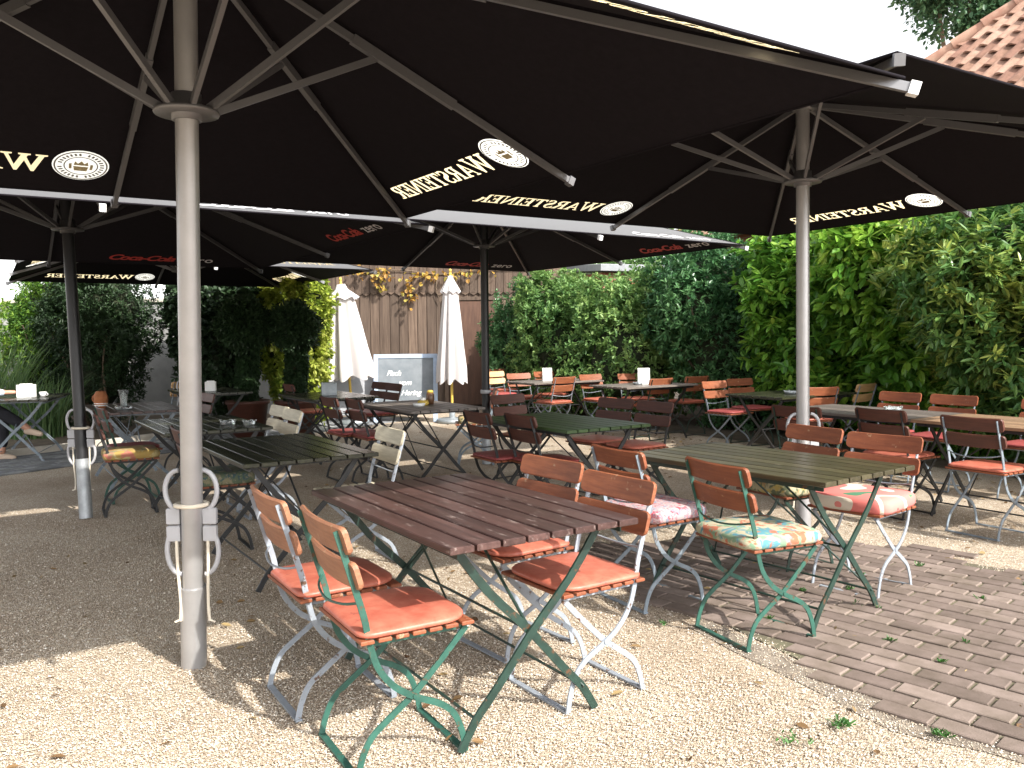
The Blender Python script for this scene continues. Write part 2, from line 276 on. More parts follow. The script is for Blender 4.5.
# ------------------------------------------------------------------ mesh helpers
class MB:
    def __init__(s): s.v = []; s.f = []; s.sm = []
    def add(s, vs, fs, smooth=False):
        o = len(s.v); s.v += [tuple(p) for p in vs]; s.f += [tuple(i + o for i in f) for f in fs]; s.sm += [smooth] * len(fs)
    def box(s, c, d, rot=None, off=None):
        h = [k / 2 for k in d]; vs = []
        for x in (-1, 1):
            for y in (-1, 1):
                for z in (-1, 1):
                    p = Vector((x * h[0], y * h[1], z * h[2]))
                    if rot is not None: p = rot @ p
                    vs.append(p + Vector(c))
        s.add(vs, [(0, 1, 3, 2), (4, 6, 7, 5), (0, 4, 5, 1), (2, 3, 7, 6), (0, 2, 6, 4), (1, 5, 7, 3)])
    def slab(s, c, d, b=.004, rot=None):
        """box with chamfered edges on the two broad z faces"""
        hx, hy, hz = [k / 2 for k in d]; vs = []
        for (z, k) in ((-hz, b), (-hz + b, 0), (hz - b, 0), (hz, b)):
            for (x, y) in ((-1, -1), (1, -1), (1, 1), (-1, 1)):
                p = Vector((x * (hx - k), y * (hy - k), z))
                if rot is not None: p = rot @ p
                vs.append(p + Vector(c))
        f = [(3, 2, 1, 0), (12, 13, 14, 15)]
        for r in range(3):
            for k in range(4):
                a = r * 4 + k; b2 = r * 4 + (k + 1) % 4; f.append((a, b2, b2 + 4, a + 4))
        s.add(vs, f)
    def tube(s, pts, r, n=8, cap=True, smooth=True):
        pts = [Vector(p) for p in pts]; rr = r if isinstance(r, (list, tuple)) else [r] * len(pts)
        vs = []; up = None
        for i, p in enumerate(pts):
            d = (pts[min(i + 1, len(pts) - 1)] - pts[max(i - 1, 0)]).normalized()
            if up is None: up = Vector((0, 0, 1)) if abs(d.z) < .9 else Vector((1, 0, 0))
            a = d.cross(up).normalized(); b = a.cross(d).normalized(); up = b
            for k in range(n):
                t = 2 * math.pi * k / n + math.pi / n
                vs.append(p + a * math.cos(t) * rr[i] + b * math.sin(t) * rr[i])
        f = []
        for i in range(len(pts) - 1):
            for k in range(n):
                a = i * n + k; b = i * n + (k + 1) % n; f.append((a, b, b + n, a + n))
        s.add(vs, f, smooth)
        if cap:
            s.add(vs[:n], [tuple(range(n))[::-1]]); s.add(vs[-n:], [tuple(range(n))])
    def strip(s, pts, w, t, xoff):
        """flat bar swept in the y,z plane: w in plane, t across x"""
        P = [Vector((0, y, z)) for (y, z) in pts]; vs = []
        for i, p in enumerate(P):
            d = (P[min(i + 1, len(P) - 1)] - P[max(i - 1, 0)]).normalized(); nrm = Vector((0, -d.z, d.y))
            for (a, b) in ((-1, -1), (1, -1), (1, 1), (-1, 1)):
                vs.append(p + nrm * (a * w / 2) + Vector((xoff + b * t / 2, 0, 0)))
        f = [(0, 1, 2, 3), tuple(len(vs) - 4 + k for k in (3, 2, 1, 0))]
        for i in range(len(P) - 1):
            for k in range(4):
                a = i * 4 + k; b = i * 4 + (k + 1) % 4; f.append((a, a + 4, b + 4, b))
        s.add(vs, f)
    def cyl(s, p0, p1, r, n=16, r2=None): s.tube([p0, p1], [r, r if r2 is None else r2], n)
    def bar(s, p0, p1, w, h):
        """square section bar between two points"""
        p0 = Vector(p0); p1 = Vector(p1); d = (p1 - p0).normalized(); a = d.cross(Vector((0, 0, 1))).normalized(); b = a.cross(d)
        vs = []
        for p in (p0, p1):
            for (x, y) in ((-1, -1), (1, -1), (1, 1), (-1, 1)): vs.append(p + a * x * w / 2 + b * y * h / 2)
        s.add(vs, [(3, 2, 1, 0), (4, 5, 6, 7), (0, 1, 5, 4), (1, 2, 6, 5), (2, 3, 7, 6), (3, 0, 4, 7)])
    def lathe(s, prof, n=24, c=(0, 0, 0)):
        vs = []; f = []
        for (r, z) in prof:
            for k in range(n):
                t = 2 * math.pi * k / n; vs.append((c[0] + r * math.cos(t), c[1] + r * math.sin(t), c[2] + z))
        for i in range(len(prof) - 1):
            for k in range(n):
                a = i * n + k; b = i * n + (k + 1) % n; f.append((a, b, b + n, a + n))
        s.add(vs, f, True)
    def build(s, name, m, parent=None, loc=None, smooth=None):
        me = bpy.data.meshes.new(name); me.from_pydata([tuple(v) for v in s.v], [], s.f); me.update()
        me.polygons.foreach_set('use_smooth', s.sm if smooth is None else [smooth] * len(s.f))
        if m: me.materials.append(M[m] if isinstance(m, str) else m)
        o = bpy.data.objects.new(name, me); C.objects.link(o)
        if parent: o.parent = parent
        if loc: o.location = loc
        return o

def catmull(P, n=6):
    P = [P[0]] + list(P) + [P[-1]]; out = []
    for i in range(1, len(P) - 2):
        for k in range(n):
            t = k / n; q = []
            for d in range(len(P[0])):
                a, b, c, e = P[i - 1][d], P[i][d], P[i + 1][d], P[i + 2][d]
                q.append(.5 * (2 * b + (c - a) * t + (2 * a - 5 * b + 4 * c - e) * t * t + (3 * b - a - 3 * c + e) * t ** 3))
            out.append(tuple(q))
    out.append(tuple(P[-2])); return out

def thing(name, label, cat, loc=(0, 0, 0), rotz=0, group=None):
    o = bpy.data.objects.new(name, None); C.objects.link(o); o.empty_display_size = .1
    o.location = loc; o.rotation_euler = (0, 0, rotz); return tag(o, label, cat, group)
def tag(o, label, cat, group=None):
    o['label'] = label; o['category'] = cat
    if group: o['group'] = group
    return o
def struct(o): o['kind'] = 'structure'; return o
def stuff(o, label, cat): o['kind'] = 'stuff'; return tag(o, label, cat)
def kids(o): return [c for c in bpy.data.objects if c.parent == o]
def dup(root, children, loc, rotz):
    r = root.copy(); C.objects.link(r); r.location = loc; r.rotation_euler = (0, 0, rotz)
    out = []
    for ch in children:
        c = ch.copy(); C.objects.link(c); c.parent = r; out.append(c)
    return r, out

# site axes: rows of tables run along U, aisles along Nn
Uv = (.545, -.839); Nv = (.839, .545); ANG = math.atan2(Nv[1], Nv[0])
def W(u, n, z=0): return Vector((Uv[0] * u + Nv[0] * n, Uv[1] * u + Nv[1] * n, z))

# ------------------------------------------------------------------ ground
def sheet(name, pts, z, m):
    b = MB(); b.add([(x, y, z) for x, y in pts], [tuple(range(len(pts)))]); return struct(b.build(name, m))
sheet('ground', [(-120, -60), (120, -60), (120, 160), (-120, 160)], -.004, 'gravel_ground')

def tone_attr(me, vals):
    a = me.attributes.new('leaf_tone', 'FLOAT', 'FACE'); a.data.foreach_set('value', vals.astype(np.float32))
def mesh_np(name, V, F, nper, m, tones=None, parent=None, smooth=False):
    """V (n,3), F flat index array with faces of nper corners each"""
    me = bpy.data.meshes.new(name); me.vertices.add(len(V)); me.vertices.foreach_set('co', V.astype(np.float32).ravel())
    nf = len(F) // nper; me.loops.add(nf * nper); me.loops.foreach_set('vertex_index', F.astype(np.int32))
    me.polygons.add(nf); me.polygons.foreach_set('loop_start', np.arange(nf, dtype=np.int32) * nper); me.polygons.foreach_set('loop_total', np.full(nf, nper, dtype=np.int32))
    if tones is not None: tone_attr(me, tones)
    me.update(calc_edges=True); me.validate()
    me.polygons.foreach_set('use_smooth', [smooth] * nf)
    me.materials.append(M[m]); o = bpy.data.objects.new(name, me); C.objects.link(o)
    if parent: o.parent = parent
    return o

# brick path
def bricks(name, org, ang, cells, bl, bw, gap, z, m, keep, jit=.004):
    ca, sa = math.cos(ang), math.sin(ang); V = []; F = []; T = []
    for (i, j) in cells:
        x = i * bl + (bl / 2 if j % 2 else 0); y = j * bw
        wx = org[0] + x * ca - y * sa; wy = org[1] + x * sa + y * ca
        if not keep(wx, wy): continue
        hx, hy = bl / 2 - gap / 2, bw / 2 - gap / 2; ch = .004
        dz = random.uniform(-jit, jit) * .6; tx, ty = random.uniform(-.012, .012), random.uniform(-.012, .012); ra = ang + random.uniform(-.02, .02)
        c2, s2 = math.cos(ra), math.sin(ra); o = len(V)
        for (hh, kk) in ((-.03, 0), (-.004, 0), (0, ch)):
            for (a, b) in ((-1, -1), (1, -1), (1, 1), (-1, 1)):
                lx, ly = a * (hx - kk), b * (hy - kk)
                V.append((wx + lx * c2 - ly * s2, wy + lx * s2 + ly * c2, z + hh + dz + lx * tx + ly * ty))
        F += [(o + 8, o + 9, o + 10, o + 11)]
        for r_ in range(2):
            for k in range(4):
                a = o + r_ * 4 + k; b = o + r_ * 4 + (k + 1) % 4; F.append((a, b, b + 4, a + 4))
        T += [random.random()] * 9
    return struct(mesh_np(name, np.array(V), np.array(F).ravel(), 4, m, np.array(T)))
pang = -.80; po = (1.43, 3.02); pc, ps = math.cos(pang), math.sin(pang)
def pij(x, y): dx, dy = x - po[0], y - po[1]; return dx * pc + dy * ps, -dx * ps + dy * pc
def path_keep(x, y):
    a, b = pij(x, y); w = mnoise.noise((x * 2.3, y * 2.3, 0)) * .24
    return b > -.02 + max(0, -a - .1) * .33 + w * (.3 if a > -.5 else 1) and b < 2.42 + w and a > -2.35 + .5 * w + (b - 1.2) * .5
bricks('brick_path', po, pang, [(i, j) for i in range(-18, 22) for j in range(-1, 27)], .207, .105, .013, .012, 'brick_paver', path_keep)
# soil bed under the bricks
bb = [(po[0] + a * pc - b * ps, po[1] + a * ps + b * pc) for a, b in ((-2.0, .75), (0, .03), (4.4, .03), (4.4, 2.35), (-1.5, 2.35))]
sheet('path_bed', bb, .002, 'joint_soil')
eb = []
for k in range(40):
    a = -1.1 + k * .14; eb.append((a, .06 + max(0, -a - .1) * .33))
for k in range(39, -1, -1):
    a = -1.1 + k * .14; eb.append((a, -.10 + max(0, -a - .1) * .33 + .13 * mnoise.noise((a * 1.9, 4.2, 0)) - .05 * abs(mnoise.noise((a * 7, 1.2, 0)))))
sheet('path_edge_soil', [(po[0] + a * pc - b * ps, po[1] + a * ps + b * pc) for a, b in eb], -.0005, 'edge_soil')

# far grey paved path with pale kerb at left
kd = Vector((.545, .839, 0)); kn = Vector((-.839, .545, 0)); k0 = Vector((-5.42, 8.75, 0))
bricks('grey_path', (k0.x, k0.y), math.atan2(kd.y, kd.x), [(i, j) for i in range(-12, 34) for j in range(0, 13)], .2, .105, .01, .010, 'grey_paver', lambda x, y: True)
q = [k0 + kd * a + kn * b for a, b in ((-2.6, -.05), (7, -.05), (7, 1.37), (-2.6, 1.37))]
sheet('grey_path_bed', [(p.x, p.y) for p in q], .0015, 'joint_soil')
kb = MB(); rk = Matrix.Rotation(math.atan2(kd.y, kd.x), 3, 'Z')
for i in range(9): p = k0 + kd * (-2 + i * 1.0) + kn * 1.43; kb.slab((p.x, p.y, .03), (.99, .09, .10), .008, rk)
struct(kb.build('kerb', 'kerb_stone'))
q = [k0 + kd * a + kn * b for a, b in ((-14, 1.48), (14, 1.48), (14, 12), (-14, 12))]
sheet('planting_bed', [(p.x, p.y) for p in q], .004, 'soil')
hb = [W(-16, 8.75), W(2, 8.2), W(2, 13), W(-16, 13)]
sheet('hedge_bed', [(p.x, p.y) for p in hb], .004, 'soil')

# pebbles
def pebbles(n, xr, yr, keep, name, label, size=(.0020, .0044), zoff=0):
    P = []
    while len(P) < n:
        k = n * 2
        # density grows toward the camera
        y = yr[0] + (yr[1] - yr[0]) * rng.random(k) ** 1.7; x = (rng.random(k) * 2 - 1) * (y * .66 + .15)
        ok = keep(x, y); P += list(np.stack([x, y], 1)[ok])
    P = np.array(P[:n]); s = rng.uniform(*size, n) * (1 + .8 * (rng.random(n) > .95))
    base = np.array([(1, 0, 0), (-.5, .87, 0), (-.5, -.87, 0), (0, 0, .75), (0, 0, -.6), ])
    base = np.array([(1, .1, 0), (.1, .9, .1), (-1, .1, 0), (0, -1, -.1), (.1, .05, .7), (0, 0, -.5)])
    fc = np.array([(0, 1, 4), (1, 2, 4), (2, 3, 4), (3, 0, 4)])
    V = np.repeat(base[None], n, 0) * rng.uniform(.6, 1.2, (n, 6, 3)); a = rng.random(n) * 6.28; ca, sa = np.cos(a)[:, None], np.sin(a)[:, None]
    X = V[..., 0] * ca - V[..., 1] * sa; Y = V[..., 0] * sa + V[..., 1] * ca
    V = np.stack([X, Y, V[..., 2]], -1) * s[:, None, None]
    V[..., 0] += P[:, 0, None]; V[..., 1] += P[:, 1, None]; V[..., 2] += .001 + zoff + (s * .25)[:, None]
    F = (fc[None] + (np.arange(n) * 6)[:, None, None]).reshape(-1)
    T = np.repeat(rng.random(n), 4)
    return stuff(mesh_np(name, V.reshape(-1, 3), F, 3, 'pebble', T), label, 'gravel')
def missing(x, y, d):
    out = np.zeros(x.shape, bool)
    for k in np.nonzero((d < .42) & (y < 6.5))[0]: out[k] = not path_keep(x[k], y[k])
    return out
def keep_gravel(x, y):
    a = (x - po[0]) * pc + (y - po[1]) * ps; b = -(x - po[0]) * ps + (y - po[1]) * pc
    inside = (b > .02 + np.maximum(0, -a - .1) * .33) & (b < 2.45) & (a > -2.3 + (b - 1.2) * .5)
    thin = (b < .03 + np.maximum(0, -a - .1) * .33) & (b > -.30) & (a > -1.2) & (rng.random(x.shape) < .62 * np.clip(1 + b / .3 + .4 * np.sin(a * 5) , 0, 1))
    d = np.minimum(np.abs(b - .02 - np.maximum(0, -a - .1) * .33), np.minimum(np.abs(b - 2.45), np.abs(a + 2.3 - (b - 1.2) * .5)))
    return ((~inside) & (~thin)) | (inside & missing(x, y, d)) | (inside & (rng.random(x.shape) < np.clip(.45 * np.exp(-d / .10), 0, 1)))
pebbles(330000, None, (1.85, 7.0), keep_gravel, 'loose_gravel', 'fine tan and white gravel covering the beer garden floor')

# ------------------------------------------------------------------ chair prototype
def slat_mesh(b, w, h, t, z0, y0, lean, curve=.018, seg=8, cr=.022):
    """curved back board with rounded corners; front face toward +y"""
    cl = math.cos(lean); sl = math.sin(lean); xs = []
    us = [-1, -.985, -.955, -.92, -.86, -.7, -.5, -.25, 0, .25, .5, .7, .86, .92, .955, .985, 1]; N_ = len(us) - 1
    cols = []
    for i in range(N_ + 1):
        x = us[i] * w / 2; e = w / 2 - abs(x)
        hh = h / 2 - (cr - math.sqrt(max(0, cr * cr - (cr - e) ** 2)) if e < cr else 0) + (1e-4 if e < 1e-6 else 0)
        yc = -curve * (1 - (2 * x / w) ** 2)
        cols.append((x, hh, yc))
    vs = []
    for (x, hh, yc) in cols:
        for (a, q) in ((-1, 0), (-.9, 1), (.9, 1), (1, 0), (.9, -1), (-.9, -1)):
            zz = a * hh; yy = yc + q * t / 2; vs.append((x, y0 + yy * cl - zz * sl, z0 + zz * cl + yy * sl))
    f = [tuple(range(6)), tuple(len(vs) - 6 + k for k in (5, 4, 3, 2, 1, 0))]
    for i in range(N_):
        for k in range(6):
            a = i * 6 + k; c = i * 6 + (k + 1) % 6; f.append((a, a + 6, c + 6, c))
    b.add(vs, f)
def pad_mesh(w, d, t, z, front=.10, back=.05, puff=.006, n=6, cy=.02):
    """cushion with rounded corners"""
    out = []
    for (sx, sy, r) in ((1, -1, back), (1, 1, front), (-1, 1, front), (-1, -1, back)):
        a0 = {(1, -1): -90, (1, 1): 0, (-1, 1): 90, (-1, -1): 180}[(sx, sy)]
        for k in range(n + 1):
            a = R(a0 + 90 * k / n); out.append((sx * (w / 2 - r) + r * math.cos(a), cy + sy * (d / 2 - r) + r * math.sin(a)))
    b = MB(); m_ = len(out); vs = []
    rings = [(.96, 0), (1.0, .25), (1.0, .75), (.975, 1), (.90, 1 + puff / t), (.5, 1 + 1.6 * puff / t)]
    for (k, h) in rings:
        for (x, y) in out: vs.append((x * k, cy + (y - cy) * k, z + t * h))
    f = [tuple(range(m_))[::-1], tuple((len(rings) - 1) * m_ + i for i in range(m_))]
    for r_ in range(len(rings) - 1):
        for i in range(m_):
            a = r_ * m_ + i; c = r_ * m_ + (i + 1) % m_; f.append((a, c, c + m_, a + m_))
    b.add(vs, f, True); return b
root = thing('garden_chair', 'x', 'chair')
bar1 = catmull([(-.243, .812), (-.198, .66), (-.160, .53), (-.142, .44), (-.115, .355), (-.060, .283), (.015, .232), (.100, .190), (.150, .145), (.178, .080), (.192, .008)], 4)
bar2 = catmull([(.205, .432), (.140, .365), (.070, .297), (.005, .238), (-.080, .178), (-.140, .130), (-.172, .070), (-.188, .008)], 4)
chair_parts = {}
for sx in (-1, 1):
    b = MB(); b.strip(bar1, .021, .006, sx * .188); b.tube([(sx * .176, .010, .238), (sx * .195, .010, .238)], .009, 8); b.tube([(sx * .182, -.139, .45), (sx * .197, -.139, .45)], .009, 8); b.build('back_leg', 'green_paint', root)
    b = MB(); b.strip(bar2, .021, .006, sx * .180); b.build('front_leg', 'green_paint', root)
b = MB()
b.box((0, .190, .007), (.376, .024, .008)); b.build('ground_bar', 'green_paint', root); b = MB()
b.box((0, -.186, .007), (.376, .024, .008)); b.build('ground_bar', 'green_paint', root); b = MB()
rail = MB()
for sx in (-1, 1): rail.box((sx * .171, .03, .433), (.008, .35, .018))
b.tube(catmull([(-.186, -.172, .575), (-.12, -.205, .56), (0, -.220, .55), (.12, -.205, .56), (.186, -.172, .575)], 4), .0045, 6); b.build('back_rod', 'green_paint', root); b = MB()
rail.tube([(-.172, .16, .432), (.172, .16, .432)], .006, 6); rail.tube([(-.172, -.12, .432), (.172, -.12, .432)], .006, 6)
rail.build('seat_frame', 'green_paint', root)
b = MB()
for i in range(7): b.slab((0, -.155 + i * .059, .449), (.415, .045, .014), .003)
b.build('seat', 'redbrown_wood', root)
for (zc, y) in ((.782, -.217), (.667, -.184)):
    b = MB(); slat_mesh(b, .435, .098, .017, zc, y, R(16)); b.build('back_board', 'orange_wood', root)
pad_mesh(.415, .395, .020, .458).build('seat_pad', 'red_vinyl', root)
chair_proto = root; chair_kids = kids(root)
cushion_proto = {}

# (u, n of the back's top, facing, turn in degrees, frame, board wood, pad, label)
FR = dict(g='green_paint', k='darkgreen_paint', b='black_iron', w='light_paint', s='bluegrey_paint')
WD = dict(o='orange_wood', r='redbrown_wood', d='dark_wood', t='tan_wood', a='amber_wood', c='cream_wood')
PD = dict(r='red_vinyl', m='maroon_vinyl')
FACE = {'+n': -57, '-n': 123, '+u': -147, '-u': 33}
chairs = [
 (-2.86, .83, '+n', -1, 'w', 'a', 'r', 'pale grey framed chair with red pad, behind the green framed chair at the front table', 'front table'),
 (-2.39, .85, '+n', -2, 'g', 'a', 'r', 'bright green framed folding chair with red pad, closest to the camera', 'front table'),
 (-2.41, 2.06, '-n', 2, 'w', 'o', 'r', 'white framed chair with red pad under the right side of the front brown table', 'front table'),
 (-2.92, 2.12, '-n', 3, 'w', 'o', 'r', 'chair tucked in behind the white framed one on the right side of the front table', 'front table'),
 (-3.02, 2.52, '+n', -4, 's', 'r', None, 'grey framed chair carrying the pink floral cushion', 'olive table'),
 (-2.44, 2.56, '+n', -9, 'g', 'r', None, 'green framed chair carrying the turquoise floral cushion, on the brick path', 'olive table'),
 (-3.04, 4.04, '-n', -4, 'k', 'r', None, 'chair carrying the yellow patterned cushion on the far side of the olive table', 'olive table'),
 (-2.58, 3.99, '-n', 6, 'w', 'r', None, 'pale framed chair carrying the pink and green cushion beside the olive table', 'olive table'),
 (-3.47, 5.26, '+n', -4, 'b', 'd', 'r', 'dark framed chair with brown back, between the grey pole and the silver framed chairs', 'long table'),
 (-2.80, 5.18, '+n', -3, 's', 'd', 'r', 'silver framed chair with bright red pad, whole back facing the camera', 'long table'),
 (-2.22, 5.20, '+n', 0, 's', 'd', 'r', 'silver framed chair cut off by the right edge of the photo', 'long table'),
 (-3.98, 5.02, '+n', 8, 'k', 'd', None, 'dark chair half hidden behind the right umbrella pole', 'long table'),
 (-4.52, 7.22, '-n', 0, 's', 'r', 'm', 'left one of the two red backed chairs side by side in front of the hedge', 'long table'),
 (-4.02, 7.22, '-n', 0, 's', 'r', 'm', 'right one of the two red backed chairs side by side in front of the hedge', 'long table'),
 (-3.26, 7.24, '-n', 0, 's', 'r', 'm', 'red backed chair by the hedge, cut by the right edge of the photo', 'long table'),
 (-5.50, 8.17, '-u', 6, 's', 't', 'r', 'pale tan backed chair in front of the hedge, right of the umbrella pole', 'pole table'),
 (-5.45, 7.32, '-u', -20, 's', 'o', 'r', 'orange backed chair directly right of the umbrella pole', 'pole table'),
 (-7.02, 7.38, '+u', 2, 's', 'o', 'm', 'orange chair with silver legs at the left end of the table holding the metal ashtray', 'pole table'),
 (-7.20, 8.02, '+u', -6, 'k', 'o', 'm', 'pale orange chair behind the left end of the table holding the metal ashtray', 'pole table'),
 (-7.86, 7.38, '-u', 2, 'k', 'o', 'r', 'orange chair right of the white menu card, nearer of its pair', 'menu card table'),
 (-7.95, 8.10, '-u', -3, 'k', 'o', 'r', 'orange chair right of the white menu card, closer to the hedge', 'menu card table'),
 (-9.45, 7.45, '+u', 4, 's', 'o', 'r', 'orange chair left of the white menu card, with its red pad in the sun', 'menu card table'),
 (-9.25, 8.02, '+u', -8, 's', 'o', 'r', 'orange chair directly behind the white menu card and close to the hedge', 'menu card table'),
 (-9.05, 6.74, '-u', 6, 'w', 'o', 'r', 'orange chair with a pale post at the right end of the farthest hedge table', 'farthest hedge table'),
 (-10.75, 7.55, '+u', 8, 's', 'o', 'r', 'orange chair at the farthest hedge table, hedge side', 'farthest hedge table'),
 (-10.50, 6.92, '+u', -4, 's', 'o', 'r', 'orange chair at the farthest hedge table, courtyard side', 'farthest hedge table'),
 (-12.2, 7.60, '+u', 0, 's', 'o', 'r', 'farthest orange chair, just right of the black umbrella pole', 'farthest hedge table'),
 (-11.35, 7.00, '+u', 4, 's', 't', 'm', 'tan chair in front of the farthest orange chair', 'farthest hedge table'),
 (-5.10, 2.99, '+n', -2, 'b', 'd', 'm', 'dark chair directly in front of the black umbrella pole', 'green table'),
 (-4.72, 3.10, '+n', -2, 'b', 'd', 'm', 'dark chair right of the black umbrella pole at the green table', 'green table'),
 (-5.42, 4.58, '-n', 6, 'b', 'd', 'r', 'left of two nearly black chairs behind the green table', 'green table'),
 (-4.96, 4.60, '-n', 2, 'b', 'd', 'r', 'right of two nearly black chairs behind the green table', 'green table'),
 (-6.45, 4.12, '+u', 8, 'b', 'd', None, 'dark chair behind the left end of the green table, right of the black pole', 'green table'),
 (-9.25, 4.16, '-n', 2, 'b', 'd', 'm', 'left of the two small dark chairs before the chalkboard', 'planter table'),
 (-8.88, 4.16, '-n', 2, 'b', 'd', 'm', 'right of the two small dark chairs before the chalkboard', 'planter table'),
 (-7.22, 2.70, '+n', 0, 'b', 'd', 'm', 'dark chair on the left of the pair before the grey table with the condiment pots', 'condiment table'),
 (-6.84, 2.78, '+n', -2, 'b', 'd', 'm', 'dark chair on the right of the pair before the grey table with the condiment pots', 'condiment table'),
 (-7.20, 4.50, '-n', -30, 's', 'r', None, 'brown chair with pale post left of the black umbrella pole, carrying a pale cushion', 'condiment table'),
 (-6.52, 2.08, '-n', 0, 'w', 'c', None, 'left of the two cream backed chairs in front of the potted trees', 'cream chairs'),
 (-6.12, 2.05, '-n', 0, 'w', 'c', None, 'right of the two cream backed chairs in front of the potted trees', 'cream chairs'),
 (-4.47, 2.08, '-n', -3, 'w', 'c', None, 'single cream backed chair at the near end of the black slatted table', 'cream chairs'),
 (-9.62, 3.12, '+n', 0, 'b', 'd', 'r', 'dark chair with red pad in front of the potted trees', 'planter table'),
 (-6.82, .76, '+n', -4, 'b', 'd', None, 'black framed chair carrying the mustard floral cushion, right of the left black pole', 'left tables'),
 (-7.32, .86, '+n', 2, 'g', 'd', 'm', 'green framed chair close behind the left black pole', 'left tables'),
 (-5.28, 1.02, '+n', -3, 'b', 'd', None, 'black framed chair carrying the dark floral cushion, behind the front pole', 'left tables'),
 (-11.2, 2.35, '-u', 20, 's', 't', None, 'tan backed chair seen just right of the front grey pole, by the white box', 'left tables'),
 (-8.55, 2.0, '-n', 8, 'b', 'd', 'm', 'dark chair on the far side of the brown slatted table with the vase', 'left tables'),
]
chair_objs = {}
for i, (u, n, fc, da, fr, wd, pd, lab, grp) in enumerate(chairs):
    a = R(FACE[fc] + da + random.uniform(-1.5, 1.5)); fwd = Vector((-math.sin(a), math.cos(a), 0))
    q0 = W(u, n); kf = 1.096 if (q0.length < 6.9 or n < 4.75) else 1.05
    loc = q0 * kf + fwd * .250
    if i == 0: r_, ks = chair_proto, chair_kids; r_.location = loc; r_.rotation_euler = (0, 0, a)
    else: r_, ks = dup(chair_proto, chair_kids, loc, a)
    for k in list(ks):
        base = k.name.split('.')[0]
        mname = {'back_leg': FR[fr], 'front_leg': FR[fr], 'ground_bar': FR[fr], 'back_rod': FR[fr], 'seat_frame': FR[fr], 'seat': 'redbrown_wood' if wd in 'odra' else WD[wd], 'back_board': WD[wd], 'seat_pad': PD.get(pd)}[base]
        if base == 'seat_pad' and pd is None:
            if i == 0: continue
            bpy.data.objects.remove(k); continue
        k.material_slots[0].link = 'OBJECT'; k.material_slots[0].material = M[mname]
    tag(r_, lab, 'chair', 'folding garden chairs'); chair_objs[i] = r_
# loose cushions
def cushion(i, m, lab, t=.05, w=.43, d=.42, dy=0, rot=0):
    c = chair_objs[i]; b = pad_mesh(w, d, t, 0, .07, .06, .012, cy=0)
    o = b.build('seat_cushion', m); a = c.rotation_euler.z
    o.location = c.location + Vector((-math.sin(a) * .02, math.cos(a) * .02, .4565)); o.rotation_euler = (0, 0, a + R(rot))
    tag(o, lab, 'cushion', 'loose chair cushions')
cushion(4, 'cushion_pink', 'pink and white speckled floral cushion on a grey framed chair', rot=3)
cushion(5, 'cushion_turquoise', 'turquoise, cream and rust floral cushion on the green framed chair', .04, .44, .44, rot=-3)
cushion(6, 'cushion_yellow', 'thick yellow and brown patterned cushion, partly under the olive table', .075, .45, .42, rot=2)
cushion(7, 'cushion_bold', 'puffy pink, cream and green cushion with bold patches', .065, .45, .43, rot=5)
cushion(37, 'cushion_yellow', 'pale folded cushion on the brown chair left of the black pole', .06, .36, .34)
cushion(42, 'cushion_mustard', 'mustard floral cushion on the black chair near the left black pole', .05)
cushion(44, 'cushion_darkfloral', 'dark green floral cushion on the chair behind the front pole', .06)

# ------------------------------------------------------------------ tables
root = thing('slatted_table', 'x', 'table')
LT, WT = 1.26, .78
b = MB(); sw = (WT + .010) / 8
for i in range(8): b.slab((0, -WT / 2 + sw / 2 - .005 + i * sw, .727), (LT, sw - .011, .024), .003)
top = b.build('tabletop', 'table_brown', root)
b = MB()
for sx in (-1, 1): b.box((sx * (LT / 2 - .09), 0, .706), (.03, WT - .06, .014))
for sy in (-1, 1): b.box((0, sy * (WT / 2 - .05), .700), (LT - .08, .006, .026))
b.box((0, 0, .708), (.03, WT - .1, .012))
b.build('top_frame', 'green_paint', root)
for sx in (-1, 1):
    for sy in (-1, 1):
        b = MB(); xo = sx * (LT / 2 - .13) + sy * .009
        P = catmull([(sy * .30, .70), (sy * .17, .53), (0, .36), (-sy * .15, .19), (-sy * .235, .10), (-sy * .295, .004)], 3)
        b.strip(P, .030, .009, 0); b.v = [(x + xo, y, z) for x, y, z in b.v]
        b.build('leg', 'green_paint', root)
b = MB()
for sy in (-1, 1): b.tube([(-(LT / 2 - .13), sy * .235, .105), (LT / 2 - .13, sy * .235, .105)], .006, 6)
b.tube([(-(LT / 2 - .13), 0, .36), (LT / 2 - .13, 0, .36)], .006, 6)
for sx in (-1, 1):
    b.tube([(sx * (LT / 2 - .13), 0, .36), (sx * .04, .0, .70)], .006, 6)
    b.tube([(sx * (LT / 2 - .13), .235, .105), (sx * .05, -.2, .70)], .005, 6)
b.build('brace_rods', 'green_paint', root)
tproto, tkids = root, kids(root)
